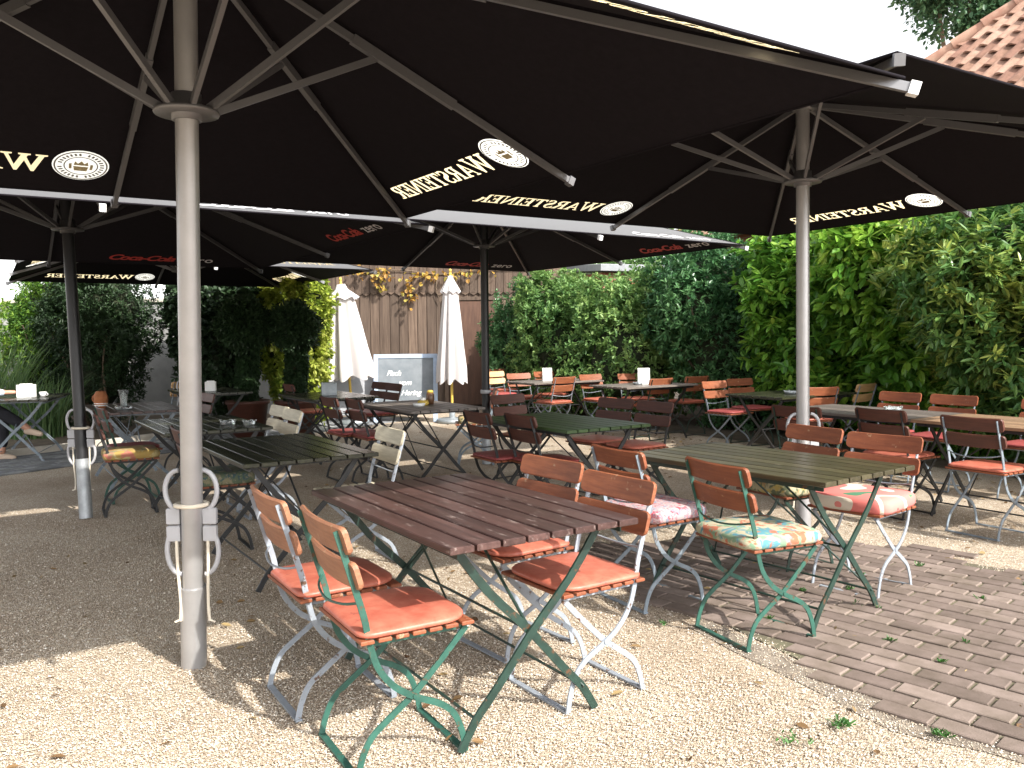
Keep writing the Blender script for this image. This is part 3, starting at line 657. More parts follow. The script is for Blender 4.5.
tables = [
 (-2.92, 1.64, 0, 'brown', 'k', 'large dark brown slatted table in the foreground, worn pale in places'),
 (-3.00, 3.52, 4, 'olive', 'k', 'olive brown slatted table standing partly on the brick path'),
 (-4.33, 6.42, 0, 'grey', 'b', 'weathered grey table right of the umbrella pole, with a glass ashtray'),
 (-3.09, 6.42, 0, 'tan', 'b', 'tan topped table joined to the grey one, running out of the right edge'),
 (-6.16, 7.72, 90, 'dark', 'b', 'dark table in front of the hedge, crossing behind the right grey pole'),
 (-8.52, 7.65, 90, 'grey', 'b', 'table by the hedge with the larger white menu card on it'),
 (-10.15, 7.35, 90, 'grey', 'b', 'farthest small table by the hedge with the smaller white card'),
 (-5.33, 3.90, 0, 'green', 'b', 'moss green slatted table in the middle of the garden'),
 (-7.42, 3.72, 0, 'grey', 'b', 'grey black table with condiment pots in front of the chalkboard'),
 (-9.45, 3.55, 0, 'dark', 'b', 'thin dark table holding the grey metal planter box'),
 (-5.12, 1.60, 0, 'dark', 'b', 'black slatted table with bright edge lines, left behind the foreground table'),
 (-6.95, 1.55, 0, 'dark', 'b', 'dark slatted table behind the front grey pole, with glass ashtrays'),
 (-9.10, 1.38, 0, 'brown', 's', 'reddish brown slatted table with a glass vase, by the left black pole'),
 (-11.35, 2.65, 0, 'dark', 'b', 'dark table far behind the front pole with a white box on it'),
 (-11.68, .57, -16, 'dark', 's', 'dark table at the left edge where a person is sitting'),
]
TO = {}
for i, (u, n, da, tm, fr, lab) in enumerate(tables):
    a = R(-57 + da); loc = W(u, n)
    if i == 0: r_, ks = tproto, tkids; r_.location = loc; r_.rotation_euler = (0, 0, a)
    else: r_, ks = dup(tproto, tkids, loc, a)
    for k in ks:
        base = k.name.split('.')[0]; k.material_slots[0].link = 'OBJECT'
        k.material_slots[0].material = M['table_' + tm] if base == 'tabletop' else M[FR[fr]]
    tag(r_, lab, 'table', 'folding slatted tables'); TO[i] = r_

# ------------------------------------------------------------------ lettering
G = {
 'I': (.42, [[(0,0),(.42,0),(.42,.07),(.31,.1),(.31,.9),(.42,.93),(.42,1),(0,1),(0,.93),(.11,.9),(.11,.1),(0,.07)]]),
 'T': (.8, [[(.22,0),(.58,0),(.58,.07),(.5,.1),(.5,.9),(.68,.88),(.74,.72),(.8,.72),(.8,1),(0,1),(0,.72),(.06,.72),(.12,.88),(.3,.9),(.3,.1),(.22,.07)]]),
 'E': (.72, [[(0,0),(.72,0),(.72,.28),(.66,.28),(.6,.1),(.3,.1),(.3,.46),(.48,.46),(.5,.36),(.55,.36),(.55,.66),(.5,.66),(.48,.56),(.3,.56),(.3,.9),(.58,.9),(.63,.74),(.69,.74),(.69,1),(0,1),(0,.93),(.1,.9),(.1,.1),(0,.07)]]),
 'N': (.92, [[(0,0),(.28,0),(.28,.07),(.2,.1),(.2,.72),(.72,0),(.82,0),(.82,.9),(.92,.93),(.92,1),(.64,1),(.64,.93),(.73,.9),(.73,.3),(.22,1),(0,1),(0,.93),(.09,.88),(.09,.1),(0,.07)]]),
 'A': (.98, [[(0,0),(.28,0),(.28,.07),(.2,.1),(.27,.28),(.62,.28),(.69,.1),(.6,.07),(.6,0),(.98,0),(.98,.07),(.9,.1),(.56,1),(.44,1),(.1,.1),(0,.07)],[(.31,.38),(.58,.38),(.44,.78)]]),
 'W': (1.36, [[(0,1),(.36,1),(.36,.93),(.27,.9),(.47,.32),(.62,.8),(.58,.9),(.5,.93),(.5,1),(.86,1),(.86,.93),(.78,.9),(.97,.32),(1.14,.9),(1.04,.93),(1.04,1),(1.36,1),(1.36,.93),(1.26,.9),(.97,0),(.88,0),(.68,.6),(.47,0),(.38,0),(.1,.9),(0,.93)]]),
 'R': (.88, [[(0,0),(.38,0),(.38,.07),(.29,.1),(.29,.46),(.40,.46),(.62,0),(.9,0),(.9,.07),(.8,.1),(.6,.49),(.7,.55),(.76,.65),(.76,.8),(.7,.92),(.58,1),(0,1),(0,.93),(.1,.9),(.1,.1),(0,.07)],[(.29,.55),(.46,.56),(.55,.65),(.56,.8),(.5,.88),(.42,.91),(.29,.91)]]),
 'S': (.64, [[(0,.3),(.06,.3),(.12,.15),(.25,.08),(.4,.1),(.46,.2),(.42,.32),(.1,.5),(.02,.64),(.03,.82),(.12,.95),(.3,1.02),(.45,.98),(.52,1),(.56,1),(.56,.72),(.5,.72),(.44,.86),(.32,.93),(.2,.88),(.18,.78),(.25,.68),(.52,.52),(.62,.38),(.62,.2),(.53,.06),(.36,-.02),(.2,0),(.08,.05),(.05,0),(0,0)]]),
}
def word(txt, h, first=1.2, gap=.055):
    x = 0; loops = []
    for i, ch in enumerate(txt):
        w, ls = G[ch]; s = h * (first if i == 0 else 1)
        for l in ls: loops.append([(x + px * s, py * s) for px, py in l])
        x += w * s + gap * h - (.16 * h if ch == 'W' else 0)
    loops.append([(x + .03 * h * math.cos(t) * 1.4, .06 * h + .06 * h * math.sin(t)) for t in [k * 6.283 / 8 for k in range(8)]])
    return loops, x
def flat_mesh(name, loops):
    """fill closed loops (even-odd) in the x,y plane"""
    cu = bpy.data.curves.new(name, 'CURVE'); cu.dimensions = '2D'; cu.fill_mode = 'BOTH'
    for l in loops:
        s = cu.splines.new('POLY'); s.points.add(len(l) - 1); s.use_cyclic_u = True
        for p, (x, y) in zip(s.points, l): p.co = (x, y, 0, 1)
    o = bpy.data.objects.new(name, cu); C.objects.link(o); bpy.context.view_layer.update()
    dg = bpy.context.evaluated_depsgraph_get(); me = bpy.data.meshes.new_from_object(o.evaluated_get(dg))
    bpy.data.objects.remove(o); bpy.data.curves.remove(cu); return me
def text_mesh(txt, size, shear=0., bold=0., spacing=1.):
    cu = bpy.data.curves.new('t', 'FONT'); cu.body = txt; cu.size = size; cu.shear = shear; cu.offset = bold; cu.space_character = spacing; cu.fill_mode = 'BOTH'
    o = bpy.data.objects.new('t', cu); C.objects.link(o); bpy.context.view_layer.update()
    dg = bpy.context.evaluated_depsgraph_get(); me = bpy.data.meshes.new_from_object(o.evaluated_get(dg))
    bpy.data.objects.remove(o); return me
def circ(cx, cy, r, n=28, ry=None): return [(cx + r * math.cos(2 * math.pi * k / n), cy + (ry or r) * math.sin(2 * math.pi * k / n)) for k in range(n)]

# ------------------------------------------------------------------ umbrellas
YAW = ANG
def pole_handle(root, m='plastic_grey'):
    """the two looped plastic grips strapped either side of the pole"""
    for sx in (-1, 1):
        def loop(zc, half, up):
            P = []
            for k in range(13):
                t = math.pi * k / 12; P.append((sx * (.050 + .058 * math.sin(t)), .0, zc + up * half * -math.cos(t)))
            return P
        b = MB()
        b.tube(loop(.775, .085, 1), .0105, 8); b.tube(loop(.52, .10, 1), .0105, 8)
        for (z0, z1) in ((.632, .700), (.560, .626)): b.slab((sx * .076, 0, (z0 + z1) / 2), (.056, .022, z1 - z0), .004)
        b.build('grip_loop', m, root)
        b = MB(); b.tube(catmull([(sx * .066, -.004, .60), (sx * .064, -.006, .45), (sx * .058, 0, .30), (sx * .062, 0, .22)], 5), .007, 6)
        b.tube([(sx * .062, 0, .225), (sx * .085, 0, .215)], .005, 6); b.build('strap', 'strap_cream', root)
    b = MB(); b.tube([(.064 * math.cos(t), .054 * math.sin(t), .715 + 0 * t) for t in [k * 2 * math.pi / 20 for k in range(21)]], .010, 6, cap=False); b.build('strap', 'strap_cream', root)

def umbrella(px, py, half, He, Ha, Hh, yaw, kind, label, base=None, polem='pole_grey', ribm='rib_grey', handle=True, split=None):
    root = thing('market_umbrella', label, 'umbrella', (px, py, 0), yaw, 'large black garden umbrellas')
    # lean of the pole: foot given in world, brought to the local frame
    bx, by = (0, 0)
    if base: d = Vector((base[0] - px, base[1] - py, 0)); d.rotate(Matrix.Rotation(-yaw, 3, 'Z')); bx, by = d.x, d.y
    def ax(z): k = 1 - z / Hh; return Vector((bx * k, by * k, z))
    b = MB(); z0 = .30
    if split: b.cyl(ax(split), ax(Ha - .06), .043, 20)
    else: b.cyl(ax(.02), ax(Ha - .06), .043, 20)
    b.build('pole', polem, root)
    b = MB(); b.tube([ax(.0), ax(split or .36)], .053 if not split else .050, 20)
    b.build('ground_sleeve', 'sleeve_grey' if polem != 'pole_grey' else 'pole_grey', root)
    b = MB(); b.lathe([(.05, Hh - .008), (.118, Hh - .008), (.122, Hh), (.118, Hh + .010), (.05, Hh + .010)], 24); b.lathe([(.043, Hh - .03), (.056, Hh - .03), (.056, Hh + .07), (.043, Hh + .07)], 20); b.build('runner_hub', ribm, root)
    b = MB(); b.lathe([(.0, Ha - .012), (.07, Ha - .015), (.07, Ha - .08), (.045, Ha - .085)], 20); b.build('top_hub', ribm, root)
    ends = [(1, 0), (1, 1), (0, 1), (-1, 1), (-1, 0), (-1, -1), (0, -1), (1, -1)]
    for (a, c) in ends:
        e = Vector((a * half, c * half, He - .028)); d2 = Vector((a, c, 0)).normalized(); t0 = Vector((0, 0, Ha - .055)) + d2 * .05
        L_ = e - t0; b = MB(); ext = e + L_.normalized() * .035
        b.bar(t0, ext, .022, .030); k_ = 1 / math.hypot(a, c); b.bar(t0 + L_ * .36 * k_, t0 + L_ * .64 * k_, .028, .042)
        rib = b.build('rib', ribm, root)
        b = MB(); b.bar(ext - L_.normalized() * .02, ext + L_.normalized() * .012, .036, .042); b.build('end_cap', 'cap_white' if (a, c) in ((0, -1), (1, -1)) else ribm, rib)
        s0 = Vector((0, 0, Hh + .01)) + d2 * .095; fr_ = .42 / math.hypot(a, c); s1 = t0 + L_ * fr_ - Vector((0, 0, .02))
        b = MB(); b.bar(s0, s1, .018, .028); b.build('strut', ribm, root)
    # canopy: four sloping sides, each planar; lettering let into the cloth
    T = math.hypot(half, Ha - He); can = MB(); lets = MB(); inks = []
    tri = [(-half, 0), (half, 0), (0, T)]
    if kind == 'beer':
        loops, wd = word('WARSTEINER', .128)
        s0 = .35; loops2 = [[(-(s0 + x), .175 + y) for x, y in l] for l in loops]
        disc = circ(-.195, .265, .135, 32)
        panel = flat_mesh('panel', [tri] + loops2 + [disc]); lm = flat_mesh('letters', loops2); em = flat_mesh('emblem', [disc])
        ring = [circ(-.195, .265, .128, 40), circ(-.195, .265, .120, 40), circ(-.195, .265, .082, 32), circ(-.195, .265, .076, 32)]
        for k in range(30):
            if k % 8 == 7: continue
            t = 2 * math.pi * k / 30; c_, s_ = math.cos(t), math.sin(t); q = []
            for (rr, tt) in ((.091, -.06), (.091, .06), (.111, .05), (.111, -.05)): q.append((-.195 + rr * math.cos(t + tt), .265 + rr * math.sin(t + tt)))
            ring.append(q)
        crest = [[(-.195 + x, .265 + y) for x, y in l] for l in ([(-.035, .005), (-.03, .04), (-.015, .02), (0, .045), (.015, .02), (.03, .04), (.035, .005)], [(-.03, -.045), (.03, -.045), (.036, -.005), (-.036, -.005)], [(-.055, -.03), (-.042, -.03), (-.044, .02), (-.058, .015)], [(.055, -.03), (.042, -.03), (.044, .02), (.058, .015)])]
        im = flat_mesh('ink', ring); cm = flat_mesh('crest', crest)
        fl = [(panel, 'canopy_panel', 'canopy_black', 0), (lm, 'lettering', 'letter_cream', 0), (em, 'emblem', 'emblem_cream', 0), (im, 'emblem_ring', 'emblem_ink', -.003), (cm, 'emblem_crest', 'emblem_gold', -.003)]
    else:
        panel = flat_mesh('panel', [tri])
        c1 = text_mesh('Coca-Cola', .172, .38, .005, .86); c2 = text_mesh('zero', .165, 0, .002, 1.05)
        for v in c1.vertices: v.co.x += .52; v.co.y += .10
        for v in c2.vertices: v.co.x += 1.26; v.co.y += .10
        o1 = c1.copy(); o2 = c2.copy()
        for mm in (o1, o2):
            for v in mm.vertices: v.co.x = -v.co.x
        fl = [(panel, 'canopy_panel', 'canopy_black', 0), (c1, 'script_lettering', 'cola_red', -.003), (c2, 'plain_lettering', 'cola_white', -.003), (o1, 'script_lettering', 'cola_white', .003), (o2, 'plain_lettering', 'cola_white', .003)]
    for (me, nm, mt, off) in fl:
        for k in range(4):
            b = MB()
            # outward direction of side k; s runs to the right when looking outward from inside
            t = k * math.pi / 2; out = Vector((math.cos(t), math.sin(t), 0)); right = Vector((math.sin(t), -math.cos(t), 0))
            if kind != 'beer' and nm.endswith('lettering') and nm.startswith(('script', 'plain')): pass
            up = (Vector((0, 0, Ha)) - (out * half + Vector((0, 0, He)))).normalized(); nrm = right.cross(up); 
            if nrm.z < 0: nrm = -nrm
            o0 = out * half + Vector((0, 0, He))
            vs = [o0 + right * v.co.x + up * v.co.y + nrm * off for v in me.vertices]
            fs = [tuple(p.vertices) for p in me.polygons]; f0 = fs[0]
            if (vs[f0[1]] - vs[f0[0]]).cross(vs[f0[2]] - vs[f0[0]]).z < 0: fs = [f[::-1] for f in fs]
            b.add(vs, fs); b.build(nm, mt, root)
    b = MB()      # hem and seam welts
    cs = [Vector((x * half, y * half, He)) for x, y in ((1, 1), (-1, 1), (-1, -1), (1, -1))]
    for k in range(4): b.tube([cs[k], cs[(k + 1) % 4]], .006, 6); b.tube([cs[k], (0, 0, Ha)], .006, 6)
    b.lathe([(.0, Ha + .05), (.05, Ha + .045), (.06, Ha + .0), (.12, Ha - .035)], 16)
    b.build('hem', 'canopy_black', root)
    if not handle:
        b = MB(); b.lathe([(.043, .78), (.060, .78), (.060, .82), (.043, .82)], 18); b.build('collar', 'plastic_grey', root)
    if handle:
        n0 = len(bpy.data.objects); before = set(bpy.data.objects); pole_handle(root)
        rot = Matrix.Rotation(-yaw, 4, 'Z')
        for o in set(bpy.data.objects) - before:
            o.matrix_local = Matrix.Translation(ax(.6).xyz * Vector((1, 1, 0))) @ rot if False else Matrix.Translation(Vector((ax(.6).x, ax(.6).y, 0))) @ rot
    return root
H2 = 1.938
umbrella(-1.237, 3.279, 1.812, 2.220, 3.00, 2.272, .579, 'beer', 'nearest black umbrella with cream lettering, on the grey pole at the left front', base=(-1.385, 3.555))
umbrella(1.936, 5.621, 1.942, 2.361, 2.948, 2.402, .564, 'beer', 'black umbrella with cream lettering on the grey pole at the right, by the hedge', base=(1.98, 5.68))
umbrella(-3.525, 6.754, 2.12, 2.214, 2.98, 2.29, .567, 'cola', 'black umbrella with red script lettering at the left, its black pole near the grey path', base=(-3.39, 6.60), polem='pole_black', ribm='rib_dark', split=.47)
umbrella(-.289, 9.242, H2, 2.318, 3.00, 2.39, .591, 'cola', 'black umbrella with red script lettering in the middle, before the wooden barn', polem='pole_black', ribm='rib_dark', split=.36, handle=False)
umbrella(-4.417, 11.333, H2, 2.263, 2.92, 2.32, .561, 'beer', 'farthest black umbrella, with cream lettering, hidden pole, in front of the conifers', polem='pole_grey', ribm='rib_grey')

# ------------------------------------------------------------------ things on the tables
def on_table(i, lx, ly, z=.7395):
    t = TO[i]; a = t.rotation_euler.z
    return Vector((t.location.x + lx * math.cos(a) - ly * math.sin(a), t.location.y + lx * math.sin(a) + ly * math.cos(a), z))
def ashtray(i, lx, ly, m, lab, r=.065):
    b = MB(); b.lathe([(0, .001), (r * .85, 0), (r, .03), (r * .92, .032), (r * .75, .012), (0, .010)], 20)
    for k in range(4):
        t = k * math.pi / 2; b.box((r * .96 * math.cos(t), r * .96 * math.sin(t), .034), (.014, .014, .008))
    o = b.build('ashtray', m); o.location = on_table(i, lx, ly); tag(o, lab, 'ashtray', 'ashtrays')
ashtray(2, .12, .18, 'glass', 'round glass ashtray on the weathered grey table at the right', .075)
ashtray(4, -.12, -.1, 'galvanised', 'metal ashtray on the dark table before the hedge', .08)
ashtray(5, -.1, 0, 'galvanised', 'small ashtray beside the larger white menu card')
ashtray(6, .0, -.1, 'galvanised', 'small ashtray on the farthest hedge table')
ashtray(11, .25, .15, 'glass', 'glass ashtray just right of the front pole, on the dark table', .06)
ashtray(11, .38, .28, 'glass', 'second glass ashtray right of the front pole, farther along the dark table', .05)
ashtray(12, .30, -.12, 'glass', 'thick glass ashtray under the glass vase', .085)
def card(p, w, h, rot, lab):
    b = MB(); th = .012
    for s in (-1, 1):
        b.slab((0, s * .022, h / 2), (w, .004, h), .001, Matrix.Rotation(s * .12, 3, 'X'))
    b.box((0, 0, .005), (w * 1.02, .07, .009))
    o = b.build('menu_card', 'white_card'); o.location = p; o.rotation_euler = (0, 0, rot); tag(o, lab, 'menu card', 'white menu cards')
card(on_table(5, .02, .02), .16, .22, .0, 'larger white folded menu card before the hedge')
card(on_table(6, -.1, .05), .14, .19, .2, 'smaller white menu card on the farthest hedge table')
def white_box(p, w, d, h, rot, lab):
    r_ = thing('napkin_box', lab, 'box', p, rot, 'white table boxes'); b = MB(); b.slab((0, 0, h / 2), (w, d, h), .003); b.build('box_body', 'white_card', r_)
    b = MB(); b.slab((0, 0, h + .006), (w * .7, d * .5, .012), .002); b.build('napkins', 'cap_white', r_)
white_box(on_table(13, .1, 0), .13, .10, .12, .2, 'white napkin box on the dark table right of the front pole')
white_box(Vector((-5.80, 10.02, .7395)), .17, .13, .15, .1, 'white box in front of the seated person')
# cup beside the box
r_ = thing('coffee_cup', 'white cup on the table beside the seated person', 'cup', Vector((-5.62, 10.05, .7395))); b = MB(); b.lathe([(0, .003), (.028, 0), (.042, .06), (.040, .06), (.027, .006), (0, .008)], 16); b.build('bowl', 'cap_white', r_)
b = MB(); b.tube([(.04 + .02 * math.sin(math.pi * k / 6), 0, .05 - .035 * k / 6) for k in range(7)], .004, 6); b.build('handle', 'cap_white', r_)
# vase on the brown left table (stands in the ashtray)
b = MB(); b.lathe([(0, .006), (.035, .004), (.030, .06), (.045, .17), (.050, .18), (.046, .18), (.028, .06), (.030, .012), (0, .012)], 20)
o = b.build('glass_vase', 'glass'); o.location = on_table(12, .30, -.12, .7515); tag(o, 'clear flared glass vase on the reddish brown table at the left', 'vase')
r_ = thing('clay_jug', 'small terracotta jug with white rings on the left brown table', 'jug', on_table(12, -.02, -.28))
b = MB(); b.lathe([(0, 0), (.04, 0), (.062, .05), (.066, .11), (.048, .16), (.040, .17), (.036, .165), (0, .16)], 18); b.build('jug_body', 'terracotta', r_)
b = MB()
for z in (.03, .05): b.lathe([(.053 + z * .1, z - .006), (.060 + z * .1, z), (.053 + z * .1, z + .006)], 18)
b.build('white_ring', 'white_card', r_)
b = MB(); b.tube([(-.055 - .03 * math.sin(math.pi * k / 6), 0, .14 - .09 * k / 6) for k in range(7)], .006, 6); b.build('handle', 'terracotta', r_)
# planter box
r_ = thing('planter_box', 'grey galvanised planter box on the thin dark table', 'planter', on_table(9, .05, .0), .3)
b = MB(); b.slab((0, 0, .075), (.17, .13, .15), .004); b.build('box_body', 'galvanised', r_)
b = MB(); 
for z in (.02, .135): b.slab((0, 0, z), (.178, .138, .012), .002)
b.build('rim_band', 'galvanised', r_)
# condiments
def pot(p, prof, m, lab, cap=None):
    r_ = thing('condiment_pot', lab, 'pot', p, 0, 'condiment pots'); b = MB(); b.lathe(prof, 18); b.build('pot_body', m, r_)
    if cap: z, rr, mm = cap; b = MB(); b.lathe([(0, z), (rr, z), (rr, z + .018), (rr * .6, z + .025), (0, z + .028)], 16); b.build('lid', mm, r_)
pot(on_table(8, .06, .02), [(0, 0), (.05, 0), (.058, .02), (.05, .045), (.035, .05), (0, .05)], 'mustard', 'low yellow dish on the table before the chalkboard', (.05, .03, 'white_card'))
pot(on_table(8, .0, .13), [(0, 0), (.034, 0), (.042, .05), (.040, .10), (.03, .115), (0, .115)], 'brown_glaze', 'brown condiment jar behind the yellow dish', (.115, .032, 'mustard'))
b = MB(); b.lathe([(0, .002), (.05, 0), (.062, .025), (.055, .028), (0, .012)], 18); o = b.build('saucer', 'white_card'); o.location = on_table(8, .13, -.06); tag(o, 'small white saucer by the yellow dish before the chalkboard', 'saucer')

# ------------------------------------------------------------------ foliage
def leaf_cloud(P, D, ln, wd, seed, spread=1.0, fold=.25):
    """one ovate leaf per row: base P, direction D"""
    g = np.random.default_rng(seed); n = len(P)
    D = D / (np.linalg.norm(D, axis=1, keepdims=True) + 1e-9)
    r_ = g.normal(size=(n, 3)); Sd = np.cross(D, r_); Sd /= (np.linalg.norm(Sd, axis=1, keepdims=True) + 1e-9)
    # prefer the leaf blade facing up
    upv = np.array([0, 0, 1.]); S2 = np.cross(D, upv); S2 /= (np.linalg.norm(S2, axis=1, keepdims=True) + 1e-9)
    Sd = Sd * .55 + S2 * .9; Sd /= (np.linalg.norm(Sd, axis=1, keepdims=True) + 1e-9)
    Nn = np.cross(Sd, D); L_ = ln * g.uniform(.7, 1.25, n); Wd = wd * g.uniform(.75, 1.2, n)
    pts = []
    for (a, s_, up) in ((0, 0, 0), (.35, 1, fold), (.75, .8, fold * .6), (1, 0, -.15), (.75, -.8, fold * .6), (.35, -1, fold)):
        pts.append(P + D * (L_ * a)[:, None] + Sd * (Wd * .5 * s_)[:, None] + Nn * (Wd * .5 * up)[:, None])
    V = np.stack(pts, 1).reshape(-1, 3)
    F = (np.array([0, 1, 2, 3, 0, 3, 4, 5])[None] + (np.arange(n) * 6)[:, None]).reshape(-1)
    return V, F
def blob_points(n, c, r, g, shell=.55):
    """points in the outer part of a lumpy ellipsoid, with outward normals"""
    d = g.normal(size=(n, 3)); d /= np.linalg.norm(d, axis=1, keepdims=True)
    k = 1 + .16 * np.sin(d[:, 0] * 5.3 + c[0] * 3) * np.cos(d[:, 1] * 4.7 + c[1]) + .12 * np.sin(d[:, 2] * 7.1 + d[:, 0] * 6 + c[2]) + .07 * np.sin(d[:, 1] * 13 + d[:, 2] * 11)
    rad = k * (shell + (1 - shell) * g.random(n) ** .6)
    return np.array(c) + d * rad[:, None] * np.array(r), d
def shrub(name, label, cat, blobs, m, n_shoots, per=7, ln=.10, wd=.04, seed=1, stems=5, group=None, base=None, core=True, up=.5, shell=.6, flat=.0, stem_r=.03, nostem=False, lumps=True):
    g = np.random.default_rng(seed); blobs = list(blobs)
    if lumps:
        for (c, r) in list(blobs):
            for k in range(4):
                d = g.normal(size=3); d[2] = abs(d[2]) * .7 + (-.2 if k % 2 else .2); d /= np.linalg.norm(d); f_ = g.uniform(.26, .44)
                blobs.append((tuple(np.array(c) + d * np.array(r) * .88), (r[0] * f_ * 1.15, r[1] * f_ * 1.15, r[2] * f_)))
    cx, cy = (np.mean([b[0][0] for b in blobs]), np.mean([b[0][1] for b in blobs])) if base is None else base
    root = thing(name, label, cat, (cx, cy, 0), 0, group)
    vol = np.array([b[1][0] * b[1][1] + b[1][0] * b[1][2] + b[1][1] * b[1][2] for b in blobs]); cnt = (n_shoots * vol / vol.sum()).astype(int)
    Ps = []; Ds = []; Ts = []
    for (c, r), k in zip(blobs, cnt):
        P, d = blob_points(k, c, r, g, shell); keep = P[:, 2] > .05; P, d = P[keep], d[keep]
        # drop shoots deep inside the other blobs
        for (c2, r2) in blobs:
            if c2 is c: continue
            q = ((P - np.array(c2)) / np.array(r2)); ok = (q ** 2).sum(1) > .30; P, d = P[ok], d[ok]
        tone = g.random(len(P)) * .5 + .12 + g.uniform(0, .34) + .16 * np.sin(P[:, 0] * 2.3 + P[:, 2] * 1.9) 
        ax = d + np.array([0, 0, up]) + g.normal(size=d.shape) * .35; ax /= np.linalg.norm(ax, axis=1, keepdims=True)
        for j in range(per):
            t = g.random(len(P)) * 6.28; ref = np.cross(ax, np.array([.3, .2, .93])); ref /= np.linalg.norm(ref, axis=1, keepdims=True) + 1e-9; o2 = np.cross(ax, ref)
            rd = ref * np.cos(t)[:, None] + o2 * np.sin(t)[:, None]
            h = (g.random(len(P)) * .9)[:, None]
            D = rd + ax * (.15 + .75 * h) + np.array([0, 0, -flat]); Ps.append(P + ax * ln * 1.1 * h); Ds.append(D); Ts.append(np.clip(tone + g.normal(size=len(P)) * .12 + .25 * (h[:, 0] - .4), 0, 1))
    P = np.concatenate(Ps); D = np.concatenate(Ds); T = np.concatenate(Ts)
    P = P - np.array([cx, cy, 0])
    V, F = leaf_cloud(P, D, ln, wd, seed)
    mesh_np('foliage', V, F, 4, m, np.repeat(T, 2), root)
    if core:  # solid dark core added behind the leaves to block light and gaps
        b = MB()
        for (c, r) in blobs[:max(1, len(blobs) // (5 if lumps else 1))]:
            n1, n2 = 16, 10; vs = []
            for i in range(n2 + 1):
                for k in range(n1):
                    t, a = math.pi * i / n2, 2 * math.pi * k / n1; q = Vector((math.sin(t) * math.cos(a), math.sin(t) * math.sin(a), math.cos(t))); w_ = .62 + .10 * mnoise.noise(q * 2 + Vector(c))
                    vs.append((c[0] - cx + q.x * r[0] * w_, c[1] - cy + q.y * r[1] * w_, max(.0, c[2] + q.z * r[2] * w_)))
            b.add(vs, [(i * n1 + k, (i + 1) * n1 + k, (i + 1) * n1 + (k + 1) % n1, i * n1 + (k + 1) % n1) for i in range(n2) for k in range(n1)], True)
        b.build('dark_core', 'core_shade', root)
    if not nostem:
        b = MB()
        for k in range(stems):
            (c, r) = blobs[k % len(blobs)]; a = g.random() * 6.28; x0, y0 = g.normal() * .12, g.normal() * .12
            tx, ty, tz = c[0] - cx + math.cos(a) * r[0] * .5, c[1] - cy + math.sin(a) * r[1] * .5, c[2] + r[2] * .3
            pts = catmull([(x0, y0, 0), (x0 * .6 + tx * .3, y0 * .6 + ty * .3, tz * .35), (tx * .7, ty * .7, tz * .7), (tx, ty, tz)], 3)
            b.tube(pts, [stem_r * (1 - .7 * i / (len(pts) - 1)) for i in range(len(pts))], 6)
        b.build('stem', 'bark', root)
    return root
G_H = 'shrubs of the right hand hedge'
def hb(u, n, z, ru, rn, rz):
    n += .30 if z < 1 else (-.22 if z > 1.6 else 0); p = W(u, n, z); return ((p.x, p.y, z), (ru, rn, rz))
def hedge(name, label, spots, m, n, **k): return shrub(name, label, 'shrub', [hb(*s) for s in spots], m, n, group=G_H, **k)
hedge('rhododendron', 'broad leaved rhododendron with yellow green shoots at the right edge', [(-1.8, 9.3, 1.2, 1.15, 1.15, 1.35), (-2.9, 9.1, 1.5, .95, .95, 1.25), (-.7, 9.2, 1.3, 1.1, 1.1, 1.4), (-2.2, 8.9, .55, .9, .8, .7)], 'leaf_rhodo', 5600, per=8, ln=.15, wd=.05, seed=3, flat=.1)
hedge('rhododendron', 'dark rhododendron behind the two red backed chairs', [(-4.0, 9.1, 1.2, 1.0, 1.0, 1.25), (-4.6, 9.2, 1.9, .85, .8, .95), (-3.6, 8.8, .5, .9, .7, .6)], 'leaf_rhodo', 3800, per=8, ln=.12, wd=.040, seed=4, flat=.1)
hedge('cherry_laurel', 'glossy bright green laurel right of the umbrella pole, arching over', [(-5.3, 9.55, 1.5, .9, .9, 1.25), (-5.9, 9.5, 2.05, .85, .8, .85), (-5.0, 9.3, .7, .7, .7, .8)], 'leaf_laurel', 3800, per=8, ln=.165, wd=.066, seed=5, flat=.5)
hedge('cherry_laurel', 'bright green laurel left of the umbrella pole', [(-7.0, 9.6, 1.35, .9, .85, 1.35), (-7.4, 9.8, 2.1, .8, .8, .75), (-6.6, 9.4, .6, .8, .7, .7)], 'leaf_laurel', 3900, per=8, ln=.15, wd=.06, seed=6, flat=.15)
hedge('holly_shrub', 'dark blue green shrub with small leaves in the middle of the hedge', [(-8.9, 9.7, 1.3, 1.0, .95, 1.3), (-9.3, 9.8, 1.9, .9, .9, 1.0), (-8.5, 9.4, .6, .8, .7, .7)], 'leaf_bluegreen', 5200, per=8, ln=.085, wd=.035, seed=8)
def hx(px, d, z, rx, ry, rz): return (((px - 512) / 840 * d, d, z), (rx, ry, rz))
GH = dict(group=G_H)
shrub('privet_shrub', 'mid green shrub left of the dark blue green one', 'shrub', [hx(632, 13.6, 1.0, 1.0, .9, 1.15), hx(655, 14.0, 1.6, .7, .8, .75)], 'leaf_pale', 4600, per=8, ln=.08, wd=.034, seed=9, **GH)
shrub('privet_shrub', 'pale green airy shrub behind the farthest orange chairs', 'shrub', [hx(566, 14.8, 1.1, .85, .9, 1.25), hx(570, 15.2, 1.7, .8, .8, .75)], 'leaf_pale', 4300, per=8, ln=.08, wd=.034, seed=10, **GH)
shrub('yew_shrub', 'rounded green shrub right behind the middle black pole, beside the barn', 'shrub', [hx(522, 15.6, 1.1, .62, .7, 1.2)], 'leaf_bluegreen', 3000, per=8, ln=.07, wd=.028, seed=12, **GH)
